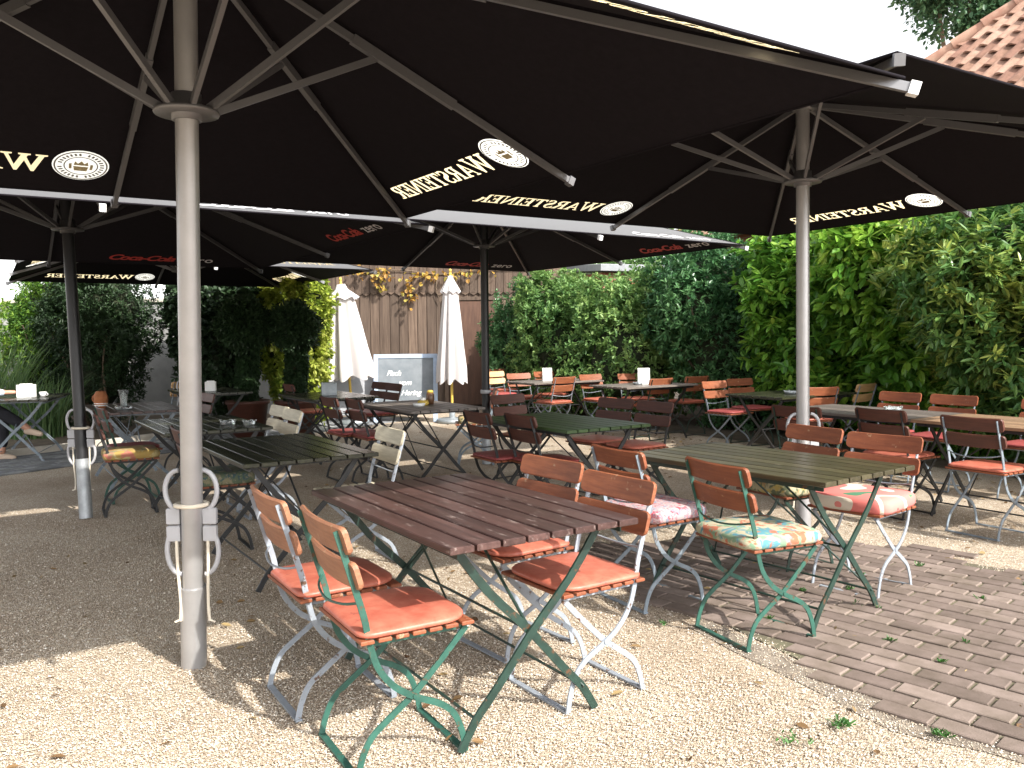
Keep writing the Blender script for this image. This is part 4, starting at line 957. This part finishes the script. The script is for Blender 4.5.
shrub('elder_bush', 'tall pale bush rising behind the hedge below the middle umbrella', 'shrub', [hx(590, 18.5, 2.0, 1.7, .9, 1.3), hx(680, 16.5, 2.2, 1.3, .9, 1.1)], 'leaf_pale', 3600, per=7, ln=.10, wd=.042, seed=13, **GH)

# left side planting
def gb(x, y, z, rx, ry, rz): return ((x, y, z), (rx, ry, rz))
GL = 'planting along the white wall'
shrub('conifer_hedge', 'sunlit bright green conifer at the far left', 'conifer', [gb(-7.75, 14.0, 1.1, .60, .8, 1.25), gb(-7.6, 14.0, 1.9, .55, .7, .8)], 'leaf_conifer', 5200, per=8, ln=.065, wd=.020, seed=21, group=GL, up=1.2)
shrub('conifer_hedge', 'conifer with shade-darkened leaves behind the left black pole', 'conifer', [gb(-6.75, 13.7, 1.1, .75, .85, 1.25), gb(-6.55, 13.7, 1.9, .70, .75, .9)], 'leaf_shaded', 6000, per=8, ln=.065, wd=.022, seed=22, group=GL, up=1.2)
shrub('ivy_bush', 'loose dark ivy bush left of the potted trees', 'shrub', [gb(-5.35, 14.2, 2.0, .42, .5, .7), gb(-4.85, 14.0, 1.0, .60, .7, 1.0), gb(-4.7, 14.4, 2.0, .5, .7, .8)], 'leaf_shaded', 3900, per=7, ln=.09, wd=.06, seed=23, group=GL)
shrub('golden_bush', 'sunlit yellow green bush beside the leaning white parasol', 'shrub', [gb(-3.26, 13.2, 1.0, .34, .40, 1.15), gb(-3.16, 13.2, 1.9, .32, .36, .72), gb(-3.85, 14.3, 1.5, .42, .5, 1.3)], 'leaf_yellow', 4200, per=8, ln=.075, wd=.045, seed=24, group=GL)
# tall grass
def grass_clump(cx, cy, r0, n, h, label, seed, m='grass_blade', lean=.5, kind=None, w=.012):
    g = np.random.default_rng(seed); a = g.random(n) * 6.28; rr = np.sqrt(g.random(n)) * r0
    x, y = np.cos(a) * rr, np.sin(a) * rr; H = h * g.uniform(.55, 1.1, n); dx, dy = g.normal(size=n) * lean * .5 + x * .6, g.normal(size=n) * lean * .5 + y * .6
    V = []; segs = 4; pa = g.random(n) * 6.28
    for s_ in range(segs + 1):
        t = s_ / segs; wv = w * (1 - t) ** .7; bx = x + dx * t * t * H; by = y + dy * t * t * H; bz = H * (t - .12 * t * t)
        V.append(np.stack([bx - np.cos(pa) * wv, by - np.sin(pa) * wv, bz], 1)); V.append(np.stack([bx + np.cos(pa) * wv, by + np.sin(pa) * wv, bz], 1))
    V = np.stack(V, 1).reshape(-1, 3); f = []
    for s_ in range(segs): f += [2 * s_, 2 * s_ + 1, 2 * s_ + 3, 2 * s_ + 2]
    F = (np.array(f)[None] + (np.arange(n) * (2 * segs + 2))[:, None]).reshape(-1)
    o = mesh_np('tall_grass', V, F, 4, m, np.repeat(g.random(n), segs)); o.location = (cx, cy, 0)
    tag(o, label, 'grass', GL); return o
grass_clump(-7.9, 12.5, .5, 420, 1.75, 'tall pale reed grass behind the seated person at the far left', 31)
grass_clump(-7.0, 12.3, .4, 300, 1.05, 'shorter reed grass right of the tall reeds', 32)
grass_clump(-8.9, 13.2, .5, 300, 1.9, 'reed grass clump on the left edge against the bright wall', 33)

# potted ball trees
def ell(b, c, r, n=20, mrow=14, f=None):
    vs = []; fs = []
    for i in range(mrow + 1):
        t = math.pi * i / mrow
        for k in range(n):
            a = 2 * math.pi * k / n; p = Vector((math.sin(t) * math.cos(a), math.sin(t) * math.sin(a), math.cos(t)))
            if f: p = f(p)
            vs.append((c[0] + r[0] * p.x, c[1] + r[1] * p.y, c[2] + r[2] * p.z))
    for i in range(mrow):
        for k in range(n): a = i * n + k; d = i * n + (k + 1) % n; fs.append((a, a + n, d + n, d))
    b.add(vs, fs, True)
def ball_tree(x, y, zc, r, label, seed):
    g = np.random.default_rng(seed); root = thing('potted_tree', label, 'tree', (x, y, 0), 0, 'clipped trees in pots')
    P, d = blob_points(2600, (0, 0, zc), (r * .86, r * .86, r * .86), g, .8); Ps = []; Ds = []
    for j in range(7): Ps.append(P + g.normal(size=P.shape) * .03); Ds.append(d + g.normal(size=P.shape) * .6)
    P = np.concatenate(Ps); V, F = leaf_cloud(P, np.concatenate(Ds), .05, .028, seed); mesh_np('crown', V, F, 4, 'leaf_shaded', np.repeat(g.random(len(P)), 2), root)
    b = MB(); ell(b, (0, 0, zc), (r * .6, r * .6, r * .6), 14, 10); b.build('dark_core', 'core_shade', root)  # added dark core that closes the crown to light
    n = 2600; a = g.random(n) * 6.28; z = .5 + g.random(n) * (zc - r * .6 - .5); rr = .10 * (1 + .25 * np.sin(a * 3 + z * 6)); P = np.stack([np.cos(a) * rr, np.sin(a) * rr, z], 1); D = np.stack([np.cos(a), np.sin(a), np.full(n, -.6)], 1) + g.normal(size=(n, 3)) * .4
    V, F = leaf_cloud(P, D, .07, .055, seed + 1); mesh_np('climbing_ivy', V, F, 4, 'leaf_shaded', np.repeat(g.random(n), 2), root)
    b = MB(); b.tube([(0, 0, .4), (.01, .01, .8), (0, 0, zc)], [.08, .07, .06], 8); b.build('trunk', 'bark', root)
    b = MB(); b.lathe([(0, .002), (.20, 0), (.27, .50), (.30, .52), (.30, .56), (.26, .56), (.24, .48), (0, .47)], 20); b.build('pot', 'dark_wood', root)
    return root
ball_tree(-3.66, 11.6, 1.60, .37, 'left clipped ball tree in a terracotta pot, dark against the light', 41)
ball_tree(-2.97, 11.55, 1.56, .33, 'right clipped ball tree in a terracotta pot, beside the yellow green bush', 42)

# ------------------------------------------------------------------ background buildings
def wall_box(name, p0, p1, th, h, m, label, cat):
    p0 = Vector(p0); p1 = Vector(p1); d = p1 - p0; a = math.atan2(d.y, d.x); c = (p0 + p1) / 2
    r_ = thing(name, label, cat, (c.x, c.y, 0), a); b = MB(); b.box((0, 0, h / 2), (d.length, th, h)); b.build('wall_face', m, r_)
    b = MB(); b.slab((0, 0, h + .04), (d.length + .08, th + .10, .075), .01); b.build('coping', 'kerb_stone', r_); return r_
wall_box('garden_wall', (-11.0, 15.6), (-3.2, 15.9), .22, 2.1, 'plaster', 'pale plastered garden wall behind the conifers', 'wall')
# barn of vertical planks
bx0, bx1, by = -4.0, 1.3, 17.0
r_ = thing('wooden_barn', 'brown barn with weathered vertical planks behind the white parasols', 'barn', ((bx0 + bx1) / 2, by, 0)); wdt = bx1 - bx0
b = MB(); x = -wdt / 2; k = 0
while x < wdt / 2 - .05:
    w = .17 + .05 * random.random(); dy = random.uniform(-.008, .008)
    b.slab((x + w / 2, dy, 1.28), (w - .012, .03, 2.56), .004); x += w
b.build('lower_planks', 'barn_wood', r_)
b = MB(); x = -wdt / 2
while x < wdt / 2 - .05:
    w = .15 + .04 * random.random(); z0 = 2.30 + random.uniform(-.015, .015)
    b.slab((x + w / 2, -.045, (z0 + 4.2) / 2), (w - .01, .025, 4.2 - z0), .004)
    b.add([(x + .005, -.057, z0), (x + w - .005, -.057, z0), (x + w / 2, -.057, z0 - .05), (x + .005, -.034, z0), (x + w - .005, -.034, z0), (x + w / 2, -.034, z0 - .05)], [(0, 2, 1), (3, 4, 5), (0, 3, 5, 2), (2, 5, 4, 1)]); x += w
b.build('upper_planks', 'barn_wood', r_)
b = MB(); b.box((0, 2.6, 2.1), (wdt - .02, 5.1, 4.2)); b.build('barn_body', 'barn_door', r_)
b = MB(); b.slab((0, 2.4, 4.3), (wdt + .5, 6.0, .12), .01, Matrix.Rotation(.10, 3, 'X')); b.build('roof', 'roof_tile', r_)
dr = MB(); dr.slab((.62, -.06, 1.08), (1.05, .05, 2.08), .006); d_ = dr.build('door', 'barn_door', r_)
fr_ = MB()
for (cx_, cz_, w_, h_) in ((.04, 1.08, .08, 2.16), (1.20, 1.08, .08, 2.16), (.62, 2.17, 1.24, .07)): fr_.slab((cx_, -.07, cz_), (w_, .07, h_), .004)
fr_.build('door_frame', 'barn_wood', d_)
# vine on the barn
def vine():
    g = np.random.default_rng(55); P = []
    for (cx, cz, rx, rz, n) in ((-2.75, 2.70, .18, .08, 50), (-2.65, 2.52, .06, .10, 22), (-1.75, 2.62, .25, .07, 40), (-2.0, 2.30, .07, .12, 34), (-.9, 2.66, .3, .05, 34)):
        P.append(np.stack([cx + g.normal(size=n) * rx, 16.88 - g.random(n) * .12, cz + g.normal(size=n) * rz], 1))
    P = np.concatenate(P); D = g.normal(size=P.shape) + np.array([0, -.6, -.8]); V, F = leaf_cloud(P, D, .09, .08, 56)
    o = mesh_np('leaves', V, F, 4, 'leaf_vine', np.repeat(g.random(len(P)), 2)); r_ = thing('climbing_vine', 'thin yellow brown vine hanging over the top of the barn planks', 'vine'); o.parent = r_
    b = MB(); b.tube(catmull([(-3.0, 16.92, 2.7), (-2.2, 16.9, 2.75), (-1.4, 16.92, 2.66), (-.5, 16.9, 2.75), (.8, 16.92, 2.72)], 5), .012, 6); b.tube(catmull([(-1.45, 16.92, 2.68), (-1.5, 16.9, 2.4), (-1.42, 16.92, 2.1)], 4), .008, 6); b.build('stem', 'bark', r_)
vine()
# small brick outhouse with grey roof behind the hedge
r_ = thing('brick_outhouse', 'small red brick outhouse with a flat grey roof above the hedge', 'outhouse', (2.15, 16.3, 0), .35)
b = MB(); b.box((0, 0, 1.28), (1.5, 1.3, 2.56)); b.build('wall', 'red_brick', r_)
b = MB(); b.slab((0, 0, 2.68), (1.7, 1.6, .13), .01, Matrix.Rotation(.06, 3, 'X')); b.build('roof', 'slate_grey', r_)
# tiled house at right: long eave runs away from the garden, hipped at its far end
def tiled_house():
    ex = Vector((.96, .28, 0)); rz = math.atan2(ex.y, ex.x)
    r_ = thing('tiled_house', 'brick house with a red pantile hipped roof rising behind the hedge at the right', 'house', (3.10, 16.94, 0), rz)
    ZE, TN, XR, HP, LEN = 3.15, .90, 5.0, 1.28, 8.2    # eave height, pitch, ridge offset, hip ratio, length toward the camera
    b = MB(); b.box((XR, -LEN / 2 - .2, ZE / 2), (2 * XR - .8, LEN - .2, ZE)); b.build('wall', 'red_brick', r_)
    cw, rs, sg = .30, .42, 8; V = []; F = []; T = []
    cl = math.cos(math.atan(TN)); up = Vector((cl, 0, cl * TN)); nm = Vector((-cl * TN, 0, cl)); rows = int(XR / cl / rs) + 1
    for r2 in range(rows):
        x_r = r2 * rs * cl
        if x_r > XR - .1: break
        yend = -x_r * HP; n = int((LEN + yend) / cw)
        for c2 in range(n):
            y0 = yend - .06 - c2 * cw; o = len(V); tone = random.random(); tk = random.uniform(-.006, .006)
            for (ty, lift) in ((0, .024), (1.12, .004)):
                for k in range(sg + 1):
                    t = k / sg; hgt = .034 * math.sin(t * 2 * math.pi) + lift + tk
                    V.append(tuple(Vector((0, y0 - t * cw * 1.03, ZE + .02)) + up * ((r2 + ty) * rs) + nm * hgt))
            for k in range(sg + 1): V.append(tuple(Vector(V[o + k]) - nm * .032))
            for k in range(sg):
                F += [o + k, o + k + 1, o + sg + 2 + k, o + sg + 1 + k]; F += [o + 2 * sg + 2 + k, o + 2 * sg + 3 + k, o + k + 1, o + k]; T += [tone, tone]
    mesh_np('roof', np.array(V), np.array(F), 4, 'roof_pantile', np.array(T), r_)
    ZR = ZE + XR * TN; a = (-.05, .05, ZE - .03); bq = (-.05, -LEN, ZE - .03); c = (XR, -LEN, ZR - .03); d = (XR, -XR * HP, ZR - .03); e = (2 * XR + .05, .05, ZE - .03); g_ = (2 * XR + .05, -LEN, ZE - .03)
    b = MB(); b.add([a, bq, c, d, e, g_], [(0, 1, 2, 3), (3, 2, 5, 4), (0, 3, 4), (1, 5, 2)]); b.build('roof_deck', 'roof_tile', r_)
    b = MB()
    for k in range(19):
        p0 = Vector(a).lerp(Vector(d), k / 19) + Vector((0, 0, .07)); p1 = Vector(a).lerp(Vector(d), (k + 1.15) / 19) + Vector((0, 0, .06)); b.tube([p0, p1], [.125, .10], 10)
    for k in range(5): p0 = Vector(d).lerp(Vector(c), k / 5) + Vector((0, 0, .07)); p1 = Vector(d).lerp(Vector(c), (k + 1.1) / 5) + Vector((0, 0, .06)); b.tube([p0, p1], [.125, .10], 10)
    b.build('hip_tiles', 'hip_tile', r_)
paver_mat('roof_pantile', ((.22, .115, .085), (.31, .18, .135), (.40, .255, .20)))
M['hip_tile'] = mat('hip_tile', (.34, .17, .12), .8, vcol=(.46, .30, .22), vscale=5, bump=.3, bscale=60, bdist=.004, island=.12)
tiled_house()
# tree behind the house
def tree(x, y, h, blobs, label, seed, m='leaf_tree', ln=.12, n=2600):
    g = np.random.default_rng(seed); root = thing('broadleaf_tree', label, 'tree', (x, y, 0)); Ps = []; Ds = []
    for (c, r) in blobs:
        P, d = blob_points(n, c, r, g, .45)
        for j in range(6): Ps.append(P + g.normal(size=P.shape) * .08); Ds.append(d + g.normal(size=P.shape) * .9)
    P = np.concatenate(Ps); V, F = leaf_cloud(P, np.concatenate(Ds), ln, ln * .6, seed); mesh_np('crown', V, F, 4, m, np.repeat(g.random(len(P)), 2), root)
    b = MB(); b.tube([(0, 0, 0), (.1, 0, h * .3), (0, .1, h * .6), (.05, 0, h * .9)], [.3, .24, .17, .06], 10)
    for (c, r) in blobs: b.tube(catmull([(0, .05, h * .35), (c[0] * .5, c[1] * .5, (h * .4 + c[2]) / 2), (c[0], c[1], c[2] + r[2] * .3)], 4), [.12, .11, .10, .09, .08, .07, .055, .04, .02][:9], 6)
    b.build('trunk', 'bark', root)
tree(11.9, 22.0, 9.6, [((-.1, 0, 9.9), (1.3, 1.3, 1.0)), ((-1.0, 0, 10.3), (.9, .9, .7)), ((1.2, .3, 10.6), (1.3, 1.3, 1.0)), ((.2, 0, 11.4), (1.5, 1.4, 1.0)), ((.6, 0, 9.2), (.8, .9, .7))], 'tree crown seen against the white sky above the tiled roof', 61, n=420, ln=.15)

# ------------------------------------------------------------------ closed white parasols, boards
def closed_parasol(x, y, top, bot, rb, lean, label, seed):
    g = random.Random(seed); r_ = thing('closed_parasol', label, 'parasol', (x, y, 0), 0, 'closed white parasols'); r_.rotation_euler = (0, lean, 0)
    nf = 8; n = 96; prof = [(0.0, 0.03), (.05, .045), (.15, .10), (.17, .085), (.4, .115), (.7, .15), (.9, .18), (1.0, 1.0 * .185)]
    V = []; ph = [g.uniform(-.3, .3) for _ in range(nf)]
    for (t, k) in prof:
        for i in range(n):
            a = 2 * math.pi * i / n; pl = .5 + .5 * math.cos(nf * a + .6 * math.sin(3 * a)); dep = min(1, t * 2.2); rr = k / .185 * rb * (1 - .42 * dep * (1 - pl) ** 1.3) + (.01 if t > .16 else 0)
            z = top - (top - bot) * t - (0.09 * pl if t > .99 else 0) * 1.0; V.append((rr * math.cos(a), rr * math.sin(a), z))
    F = []
    for j in range(len(prof) - 1):
        for i in range(n): a = j * n + i; c = j * n + (i + 1) % n; F.append((a, a + n, c + n, c))
    b = MB(); b.add(V, F, True); b.build('folded_cloth', 'parasol_white', r_)
    b = MB(); zt = top - (top - bot) * .15; V = []   # the little vent cap
    for (z, k) in ((top + .02, .012), (top - .04, .045), (zt - .02, .115 * rb / .185)):
        for i in range(n): a = 2 * math.pi * i / n; V.append((k * math.cos(a) * (1 + .1 * math.cos(8 * a)), k * math.sin(a) * (1 + .1 * math.cos(8 * a)), z + (.02 * math.cos(8 * a) if k > .1 else 0)))
    F = [(j * n + i, (j + 1) * n + i, (j + 1) * n + (i + 1) % n, j * n + (i + 1) % n) for j in range(2) for i in range(n)]
    b.add(V, F, True); b.build('vent_cap', 'parasol_white', r_)
    b = MB(); b.cyl((0, 0, .05), (0, 0, top + .06), .022, 12); b.lathe([(0, top + .06), (.025, top + .07), (.02, top + .11), (0, top + .12)], 12); b.build('pole', 'mustard', r_)
    b = MB(); b.lathe([(0, 0), (.26, 0), (.26, .05), (.22, .07), (.05, .08), (.045, .30), (.03, .30)], 24); b.build('base', 'galvanised', r_)
closed_parasol(-.99, 13.8, 2.40, .72, .25, 0, 'closed white parasol standing right of the chalkboard', 1)
closed_parasol(-2.60, 13.7, 2.28, .80, .42, R(-4), 'wide loosely closed white parasol left of the chalkboard, beside the yellow bush', 2)
def board(x, y, w, h, fm, bm, rot, label, txt=None, fw=.07):
    r_ = thing('menu_board', label, 'sign board', (x, y, 0), rot, 'standing boards'); tl = R(-9)
    rx = Matrix.Rotation(tl, 3, 'X')
    def P(px, py, pz): return rx @ Vector((px, py, pz))
    b = MB(); b.slab(P(0, 0, h / 2 + .06), (w - 2 * fw + .01, .015, h - 2 * fw - .03), .001, rx); b.build('board_panel', bm, r_)
    b = MB()
    for s in (-1, 1): b.slab(P(s * (w - fw) / 2, -.004, h / 2), (fw, .035, h), .004, rx)
    for z in (h - fw / 2, .14 + fw / 2): b.slab(P(0, -.004, z), (w - 2 * fw, .034, fw), .004, rx)
    b.build('frame', fm, r_)
    b = MB()
    for s in (-1, 1): b.bar((s * (w / 2 - .05), .16, h - .1), (s * (w / 2 - .05), .42, .0), .03, .03)
    b.build('rear_strut', fm, r_)
    if txt:
        for (s, size, px, pz) in txt:
            b = MB(); me = text_mesh(s, size, .35, .0015, .95); vs = [P(px + v.co.x, -.012, pz + v.co.y) for v in me.vertices]; b.add(vs, [tuple(p.vertices) for p in me.polygons]); b.build('chalk_word', 'chalk', r_)
board(-1.77, 13.9, 1.06, 1.14, 'blue_frame', 'chalkboard', .03, 'large chalkboard with a pale blue frame and white chalk writing', [('Fisch', .125, -.32, .78), ('vom', .125, -.12, .62), ('Hering', .125, -.08, .45)])
board(-2.63, 14.1, .76, .90, 'grey_board', 'grey_board', .03, 'smaller plain grey board left of the chalkboard', fw=.03)

# ------------------------------------------------------------------ seated person at left edge
def skin_mesh(name, verts, edges, radii, m, parent, root_i=0, sub=2):
    me = bpy.data.meshes.new(name); me.from_pydata(verts, edges, []); o = bpy.data.objects.new(name, me); C.objects.link(o)
    sk = o.modifiers.new('s', 'SKIN'); sb = o.modifiers.new('u', 'SUBSURF'); sb.levels = sub; sb.render_levels = sub
    for i, v in enumerate(me.skin_vertices[0].data): v.radius = (radii[i], radii[i]) if not isinstance(radii[i], tuple) else radii[i]; v.use_root = (i == root_i)
    bpy.context.view_layer.update(); dg = bpy.context.evaluated_depsgraph_get(); me2 = bpy.data.meshes.new_from_object(o.evaluated_get(dg)); bpy.data.objects.remove(o)
    me2.materials.clear(); me2.materials.append(M[m]); me2.polygons.foreach_set('use_smooth', [True] * len(me2.polygons))
    o = bpy.data.objects.new(name, me2); C.objects.link(o); o.parent = parent; return o
pp = thing('person', 'person in pale blue top and dark trousers seated at the left edge, reaching out', 'person', (-6.54, 9.90, 0), 0)
Vb = [(0, 0, .54), (.0, 0, .72), (.03, 0, .98), (.03, 0, 1.14), (.06, 0, 1.26),             # pelvis, waist, chest, neck base, head base
      (.03, -.17, 1.08), (.16, -.22, .88), (.40, -.10, .80), (.58, .06, .805), (.64, .10, .80),   # near arm, reaching
      (.03, .17, 1.08), (.14, .22, .86), (.36, .24, .80), (.43, .24, .80),
      (.05, -.10, .54), (.50, -.12, .62), (.82, -.10, .42), (.89, -.10, .37),            # near leg, crossed
      (.05, .10, .52), (.47, .10, .52), (.44, .08, .12), (.45, .07, .06)]
Eb = [(0, 1), (1, 2), (2, 3), (3, 4), (2, 5), (5, 6), (6, 7), (7, 8), (8, 9), (2, 10), (10, 11), (11, 12), (12, 13), (0, 14), (14, 15), (15, 16), (16, 17), (0, 18), (18, 19), (19, 20), (20, 21)]
Rb = [.13, .12, .13, .06, .055, .06, .045, .035, .026, .022, .06, .045, .035, .026, .09, .065, .045, .035, .09, .065, .045, .035]
skin_mesh('body', Vb, Eb, Rb, 'skin', pp)
skin_mesh('trousers', [Vb[0], (0, 0, .66)] + Vb[14:17] + Vb[18:21], [(0, 1), (0, 2), (2, 3), (3, 4), (0, 5), (5, 6), (6, 7)], [.15, .14, .105, .082, .06, .105, .082, .06], 'dark_cloth', pp)
skin_mesh('top', [(0, 0, .60)] + Vb[1:3] + [(.03, 0, 1.10), Vb[5], Vb[6], Vb[7], (.54, .03, .805), Vb[10], Vb[11], Vb[12]], [(0, 1), (1, 2), (2, 3), (2, 4), (4, 5), (5, 6), (6, 7), (2, 8), (8, 9), (9, 10)], [.15, .14, .15, .08, .08, .06, .052, .042, .08, .06, .05], 'blue_cloth', pp)
hd = MB(); 
def face(p):
    q = Vector(p)
    if p.x > .3 and abs(p.y) < .22 and -.35 < p.z < .1: q.x += .18 * (1 - abs(p.y) / .22)
    if p.z < -.3: q.y *= .82; q.x *= .92
    return q
ell(hd, (.09, 0, 1.37), (.105, .08, .125), 28, 22, face); hd.build('head', 'skin', pp)
b = MB(); ell(b, (.065, 0, 1.40), (.115, .092, .125), 20, 14, lambda p: p if p.x < .45 or p.z > .45 else Vector((p.x * .6, p.y, p.z))); b.build('hair', 'hair', pp)
for s in (-1, 1):
    b = MB(); ell(b, (.182, s * .032, 1.385), (.012, .014, .009), 10, 8); b.build('eye', 'dark_cloth', pp)
b = MB(); b.tube([(.183, -.022, 1.315), (.190, 0, 1.312), (.183, .022, 1.315)], [.004, .006, .004], 6); b.build('mouth', 'red_vinyl', pp)
for (hx, hy, hz, dx, dy) in ((.645, .105, .800, .86, .5), (.435, .24, .80, 1, 0)):   # hands with five fingers
    vs = [(hx, hy, hz)]; es = []; rd = [.022]; f = Vector((dx, dy, 0)).normalized(); sd = Vector((-f.y, f.x, 0))
    c = Vector((hx, hy, hz)) + f * .045; vs.append(tuple(c)); es.append((0, 1)); rd.append((.034, .016))
    for q_, ln_ in ((-.030, .055), (-.010, .07), (.010, .075), (.030, .06)):
        a = c + f * .03 + sd * q_; b1 = a + f * ln_ * .5 + Vector((0, 0, .004)); b2 = a + f * ln_ + Vector((0, 0, -.02)); i0 = len(vs)
        vs += [tuple(a), tuple(b1), tuple(b2)]; es += [(1, i0), (i0, i0 + 1), (i0 + 1, i0 + 2)]; rd += [.009, .0085, .007]
    a = c - sd * .035; b2 = c - sd * .06 + f * .04 + Vector((0, 0, -.01)); i0 = len(vs); vs += [tuple(a), tuple(b2)]; es += [(1, i0), (i0, i0 + 1)]; rd += [.011, .009]
    skin_mesh('hand', vs, es, rd, 'skin', pp, 0, 1)
for (x0, y0, z0, a) in ((.87, -.10, .38, -.35), (.45, .07, .05, 0)):
    skin_mesh('shoe', [(x0 - .05, y0, z0 - .02), (x0 + .04, y0, z0 - .02 + a * .03), (x0 + .17, y0, z0 - .035 + a * .1)], [(0, 1), (1, 2)], [.042, .043, .030], 'shoe', pp, 0, 2)
# chair of the person
r_, ks = dup(chair_proto, chair_kids, (-6.52, 9.90, 0), R(-90))
for k in ks:
    k.material_slots[0].link = 'OBJECT'; k.material_slots[0].material = M[{'back_board': 'redbrown_wood', 'seat': 'redbrown_wood', 'seat_pad': 'maroon_vinyl'}.get(k.name.split('.')[0], 'bluegrey_paint')]
tag(r_, 'chair under the person at the left edge', 'chair', 'folding garden chairs')

# ------------------------------------------------------------------ weeds and fallen leaves
def tufts(spots, seed):
    g = np.random.default_rng(seed); Ps = []; Ds = []
    for (x, y, r0, n) in spots:
        P = np.stack([x + g.normal(size=n) * r0, y + g.normal(size=n) * r0, np.full(n, .012)], 1); D = g.normal(size=(n, 3)); D[:, 2] = np.abs(D[:, 2]) * .6 + .35
        Ps.append(P); Ds.append(D)
    P = np.concatenate(Ps); V, F = leaf_cloud(P, np.concatenate(Ds), .022, .008, seed)
    stuff(mesh_np('weeds', V, F, 4, 'weed', np.repeat(g.random(len(P)), 2)), 'small green weeds growing between the bricks and at the path edge', 'weeds')
def at(a, b): return (po[0] + a * pc - b * ps, po[1] + a * ps + b * pc)
sp = []
for k in range(46):
    a, b = random.uniform(-1.8, 2.4), round(random.uniform(0, 2.3) / .105) * .105 - .05; x, y = at(a, b); sp.append((x, y, random.uniform(.005, .016), random.randint(4, 22)))
for (x, y, r0, n) in ((1.47, 2.83, .014, 60), (1.16, 2.92, .016, 70), (.95, 2.8, .03, 30)): sp.append((x, y, r0, n))
tufts(sp, 71)
g = np.random.default_rng(77); n = 700; u_ = g.uniform(-12, 0, n); nn = 8.2 - np.abs(g.normal(size=n)) * 1.0
P = np.stack([Uv[0] * u_ + Nv[0] * nn, Uv[1] * u_ + Nv[1] * nn, np.full(n, .008)], 1)
P2 = np.stack([g.uniform(-3, 3, 260), g.uniform(2, 9, 260), np.full(260, .008)], 1); P = np.concatenate([P, P2])
D = g.normal(size=P.shape); D[:, 2] = np.abs(D[:, 2]) * .12; V, F = leaf_cloud(P, D, .045, .022, 78)
stuff(mesh_np('fallen_leaves', V, F, 4, 'dead_leaf', np.repeat(g.random(len(P)), 2)), 'dry brown leaves scattered over the gravel', 'leaves')

# ------------------------------------------------------------------ light, sky, camera
w = bpy.data.worlds.new('World'); S.world = w; w.use_nodes = True; N = w.node_tree.nodes; L = w.node_tree.links
sky = N.new('ShaderNodeTexSky'); sky.sky_type = 'NISHITA'; sky.sun_disc = False
EL = R(40.0); AZ = math.atan2(.694, -.720)      # azimuth from +Y toward +X
sky.sun_elevation = EL; sky.sun_rotation = AZ; sky.air_density = 1.2; sky.dust_density = 2.0
bg = N['Background']; bw = N.new('ShaderNodeRGBToBW'); L.new(sky.outputs[0], bw.inputs[0])
mu = N.new('ShaderNodeMath'); mu.operation = 'MULTIPLY'; mu.inputs[1].default_value = 2.1; L.new(bw.outputs[0], mu.inputs[0])   # added veil: the sky's own brightness, boosted to whiten it
mx = N.new('ShaderNodeMix'); mx.data_type = 'RGBA'; mx.inputs['Factor'].default_value = .85; L.new(sky.outputs[0], mx.inputs[6]); L.new(mu.outputs[0], mx.inputs[7])
L.new(mx.outputs[2], bg.inputs[0]); bg.inputs[1].default_value = .15
ld = bpy.data.lights.new('sun', 'SUN'); ld.energy = 4.4; ld.angle = R(.6); ld.color = (1, .95, .86)
so = bpy.data.objects.new('sun', ld); C.objects.link(so); to_sun = Vector((math.sin(AZ) * math.cos(EL), math.cos(AZ) * math.cos(EL), math.sin(EL)))
so.rotation_euler = to_sun.to_track_quat('Z', 'Y').to_euler(); so.location = (6, -6, 12)
f, pit, rol, hgt = 840.39, .0564, -.0105, 1.4021
cp, sp_ = math.cos(pit), math.sin(pit); cr, sr = math.cos(rol), math.sin(rol)
Rt, Up, Fw = Vector((1, 0, 0)), Vector((0, sp_, cp)), Vector((0, cp, -sp_))
X = Rt * cr + Up * sr; Y = Up * cr - Rt * sr; Z = -Fw
cd = bpy.data.cameras.new('camera'); cam = bpy.data.objects.new('camera', cd); C.objects.link(cam)
cam.matrix_world = Matrix(((X.x, Y.x, Z.x, 0), (X.y, Y.y, Z.y, 0), (X.z, Y.z, Z.z, hgt), (0, 0, 0, 1)))
cd.sensor_width = 36; cd.lens = f / 1024 * 36; cd.clip_end = 600; cd.clip_start = .05
S.camera = cam
S.view_settings.view_transform = 'Standard'; S.view_settings.look = 'None'; S.view_settings.exposure = .95; S.view_settings.gamma = 1
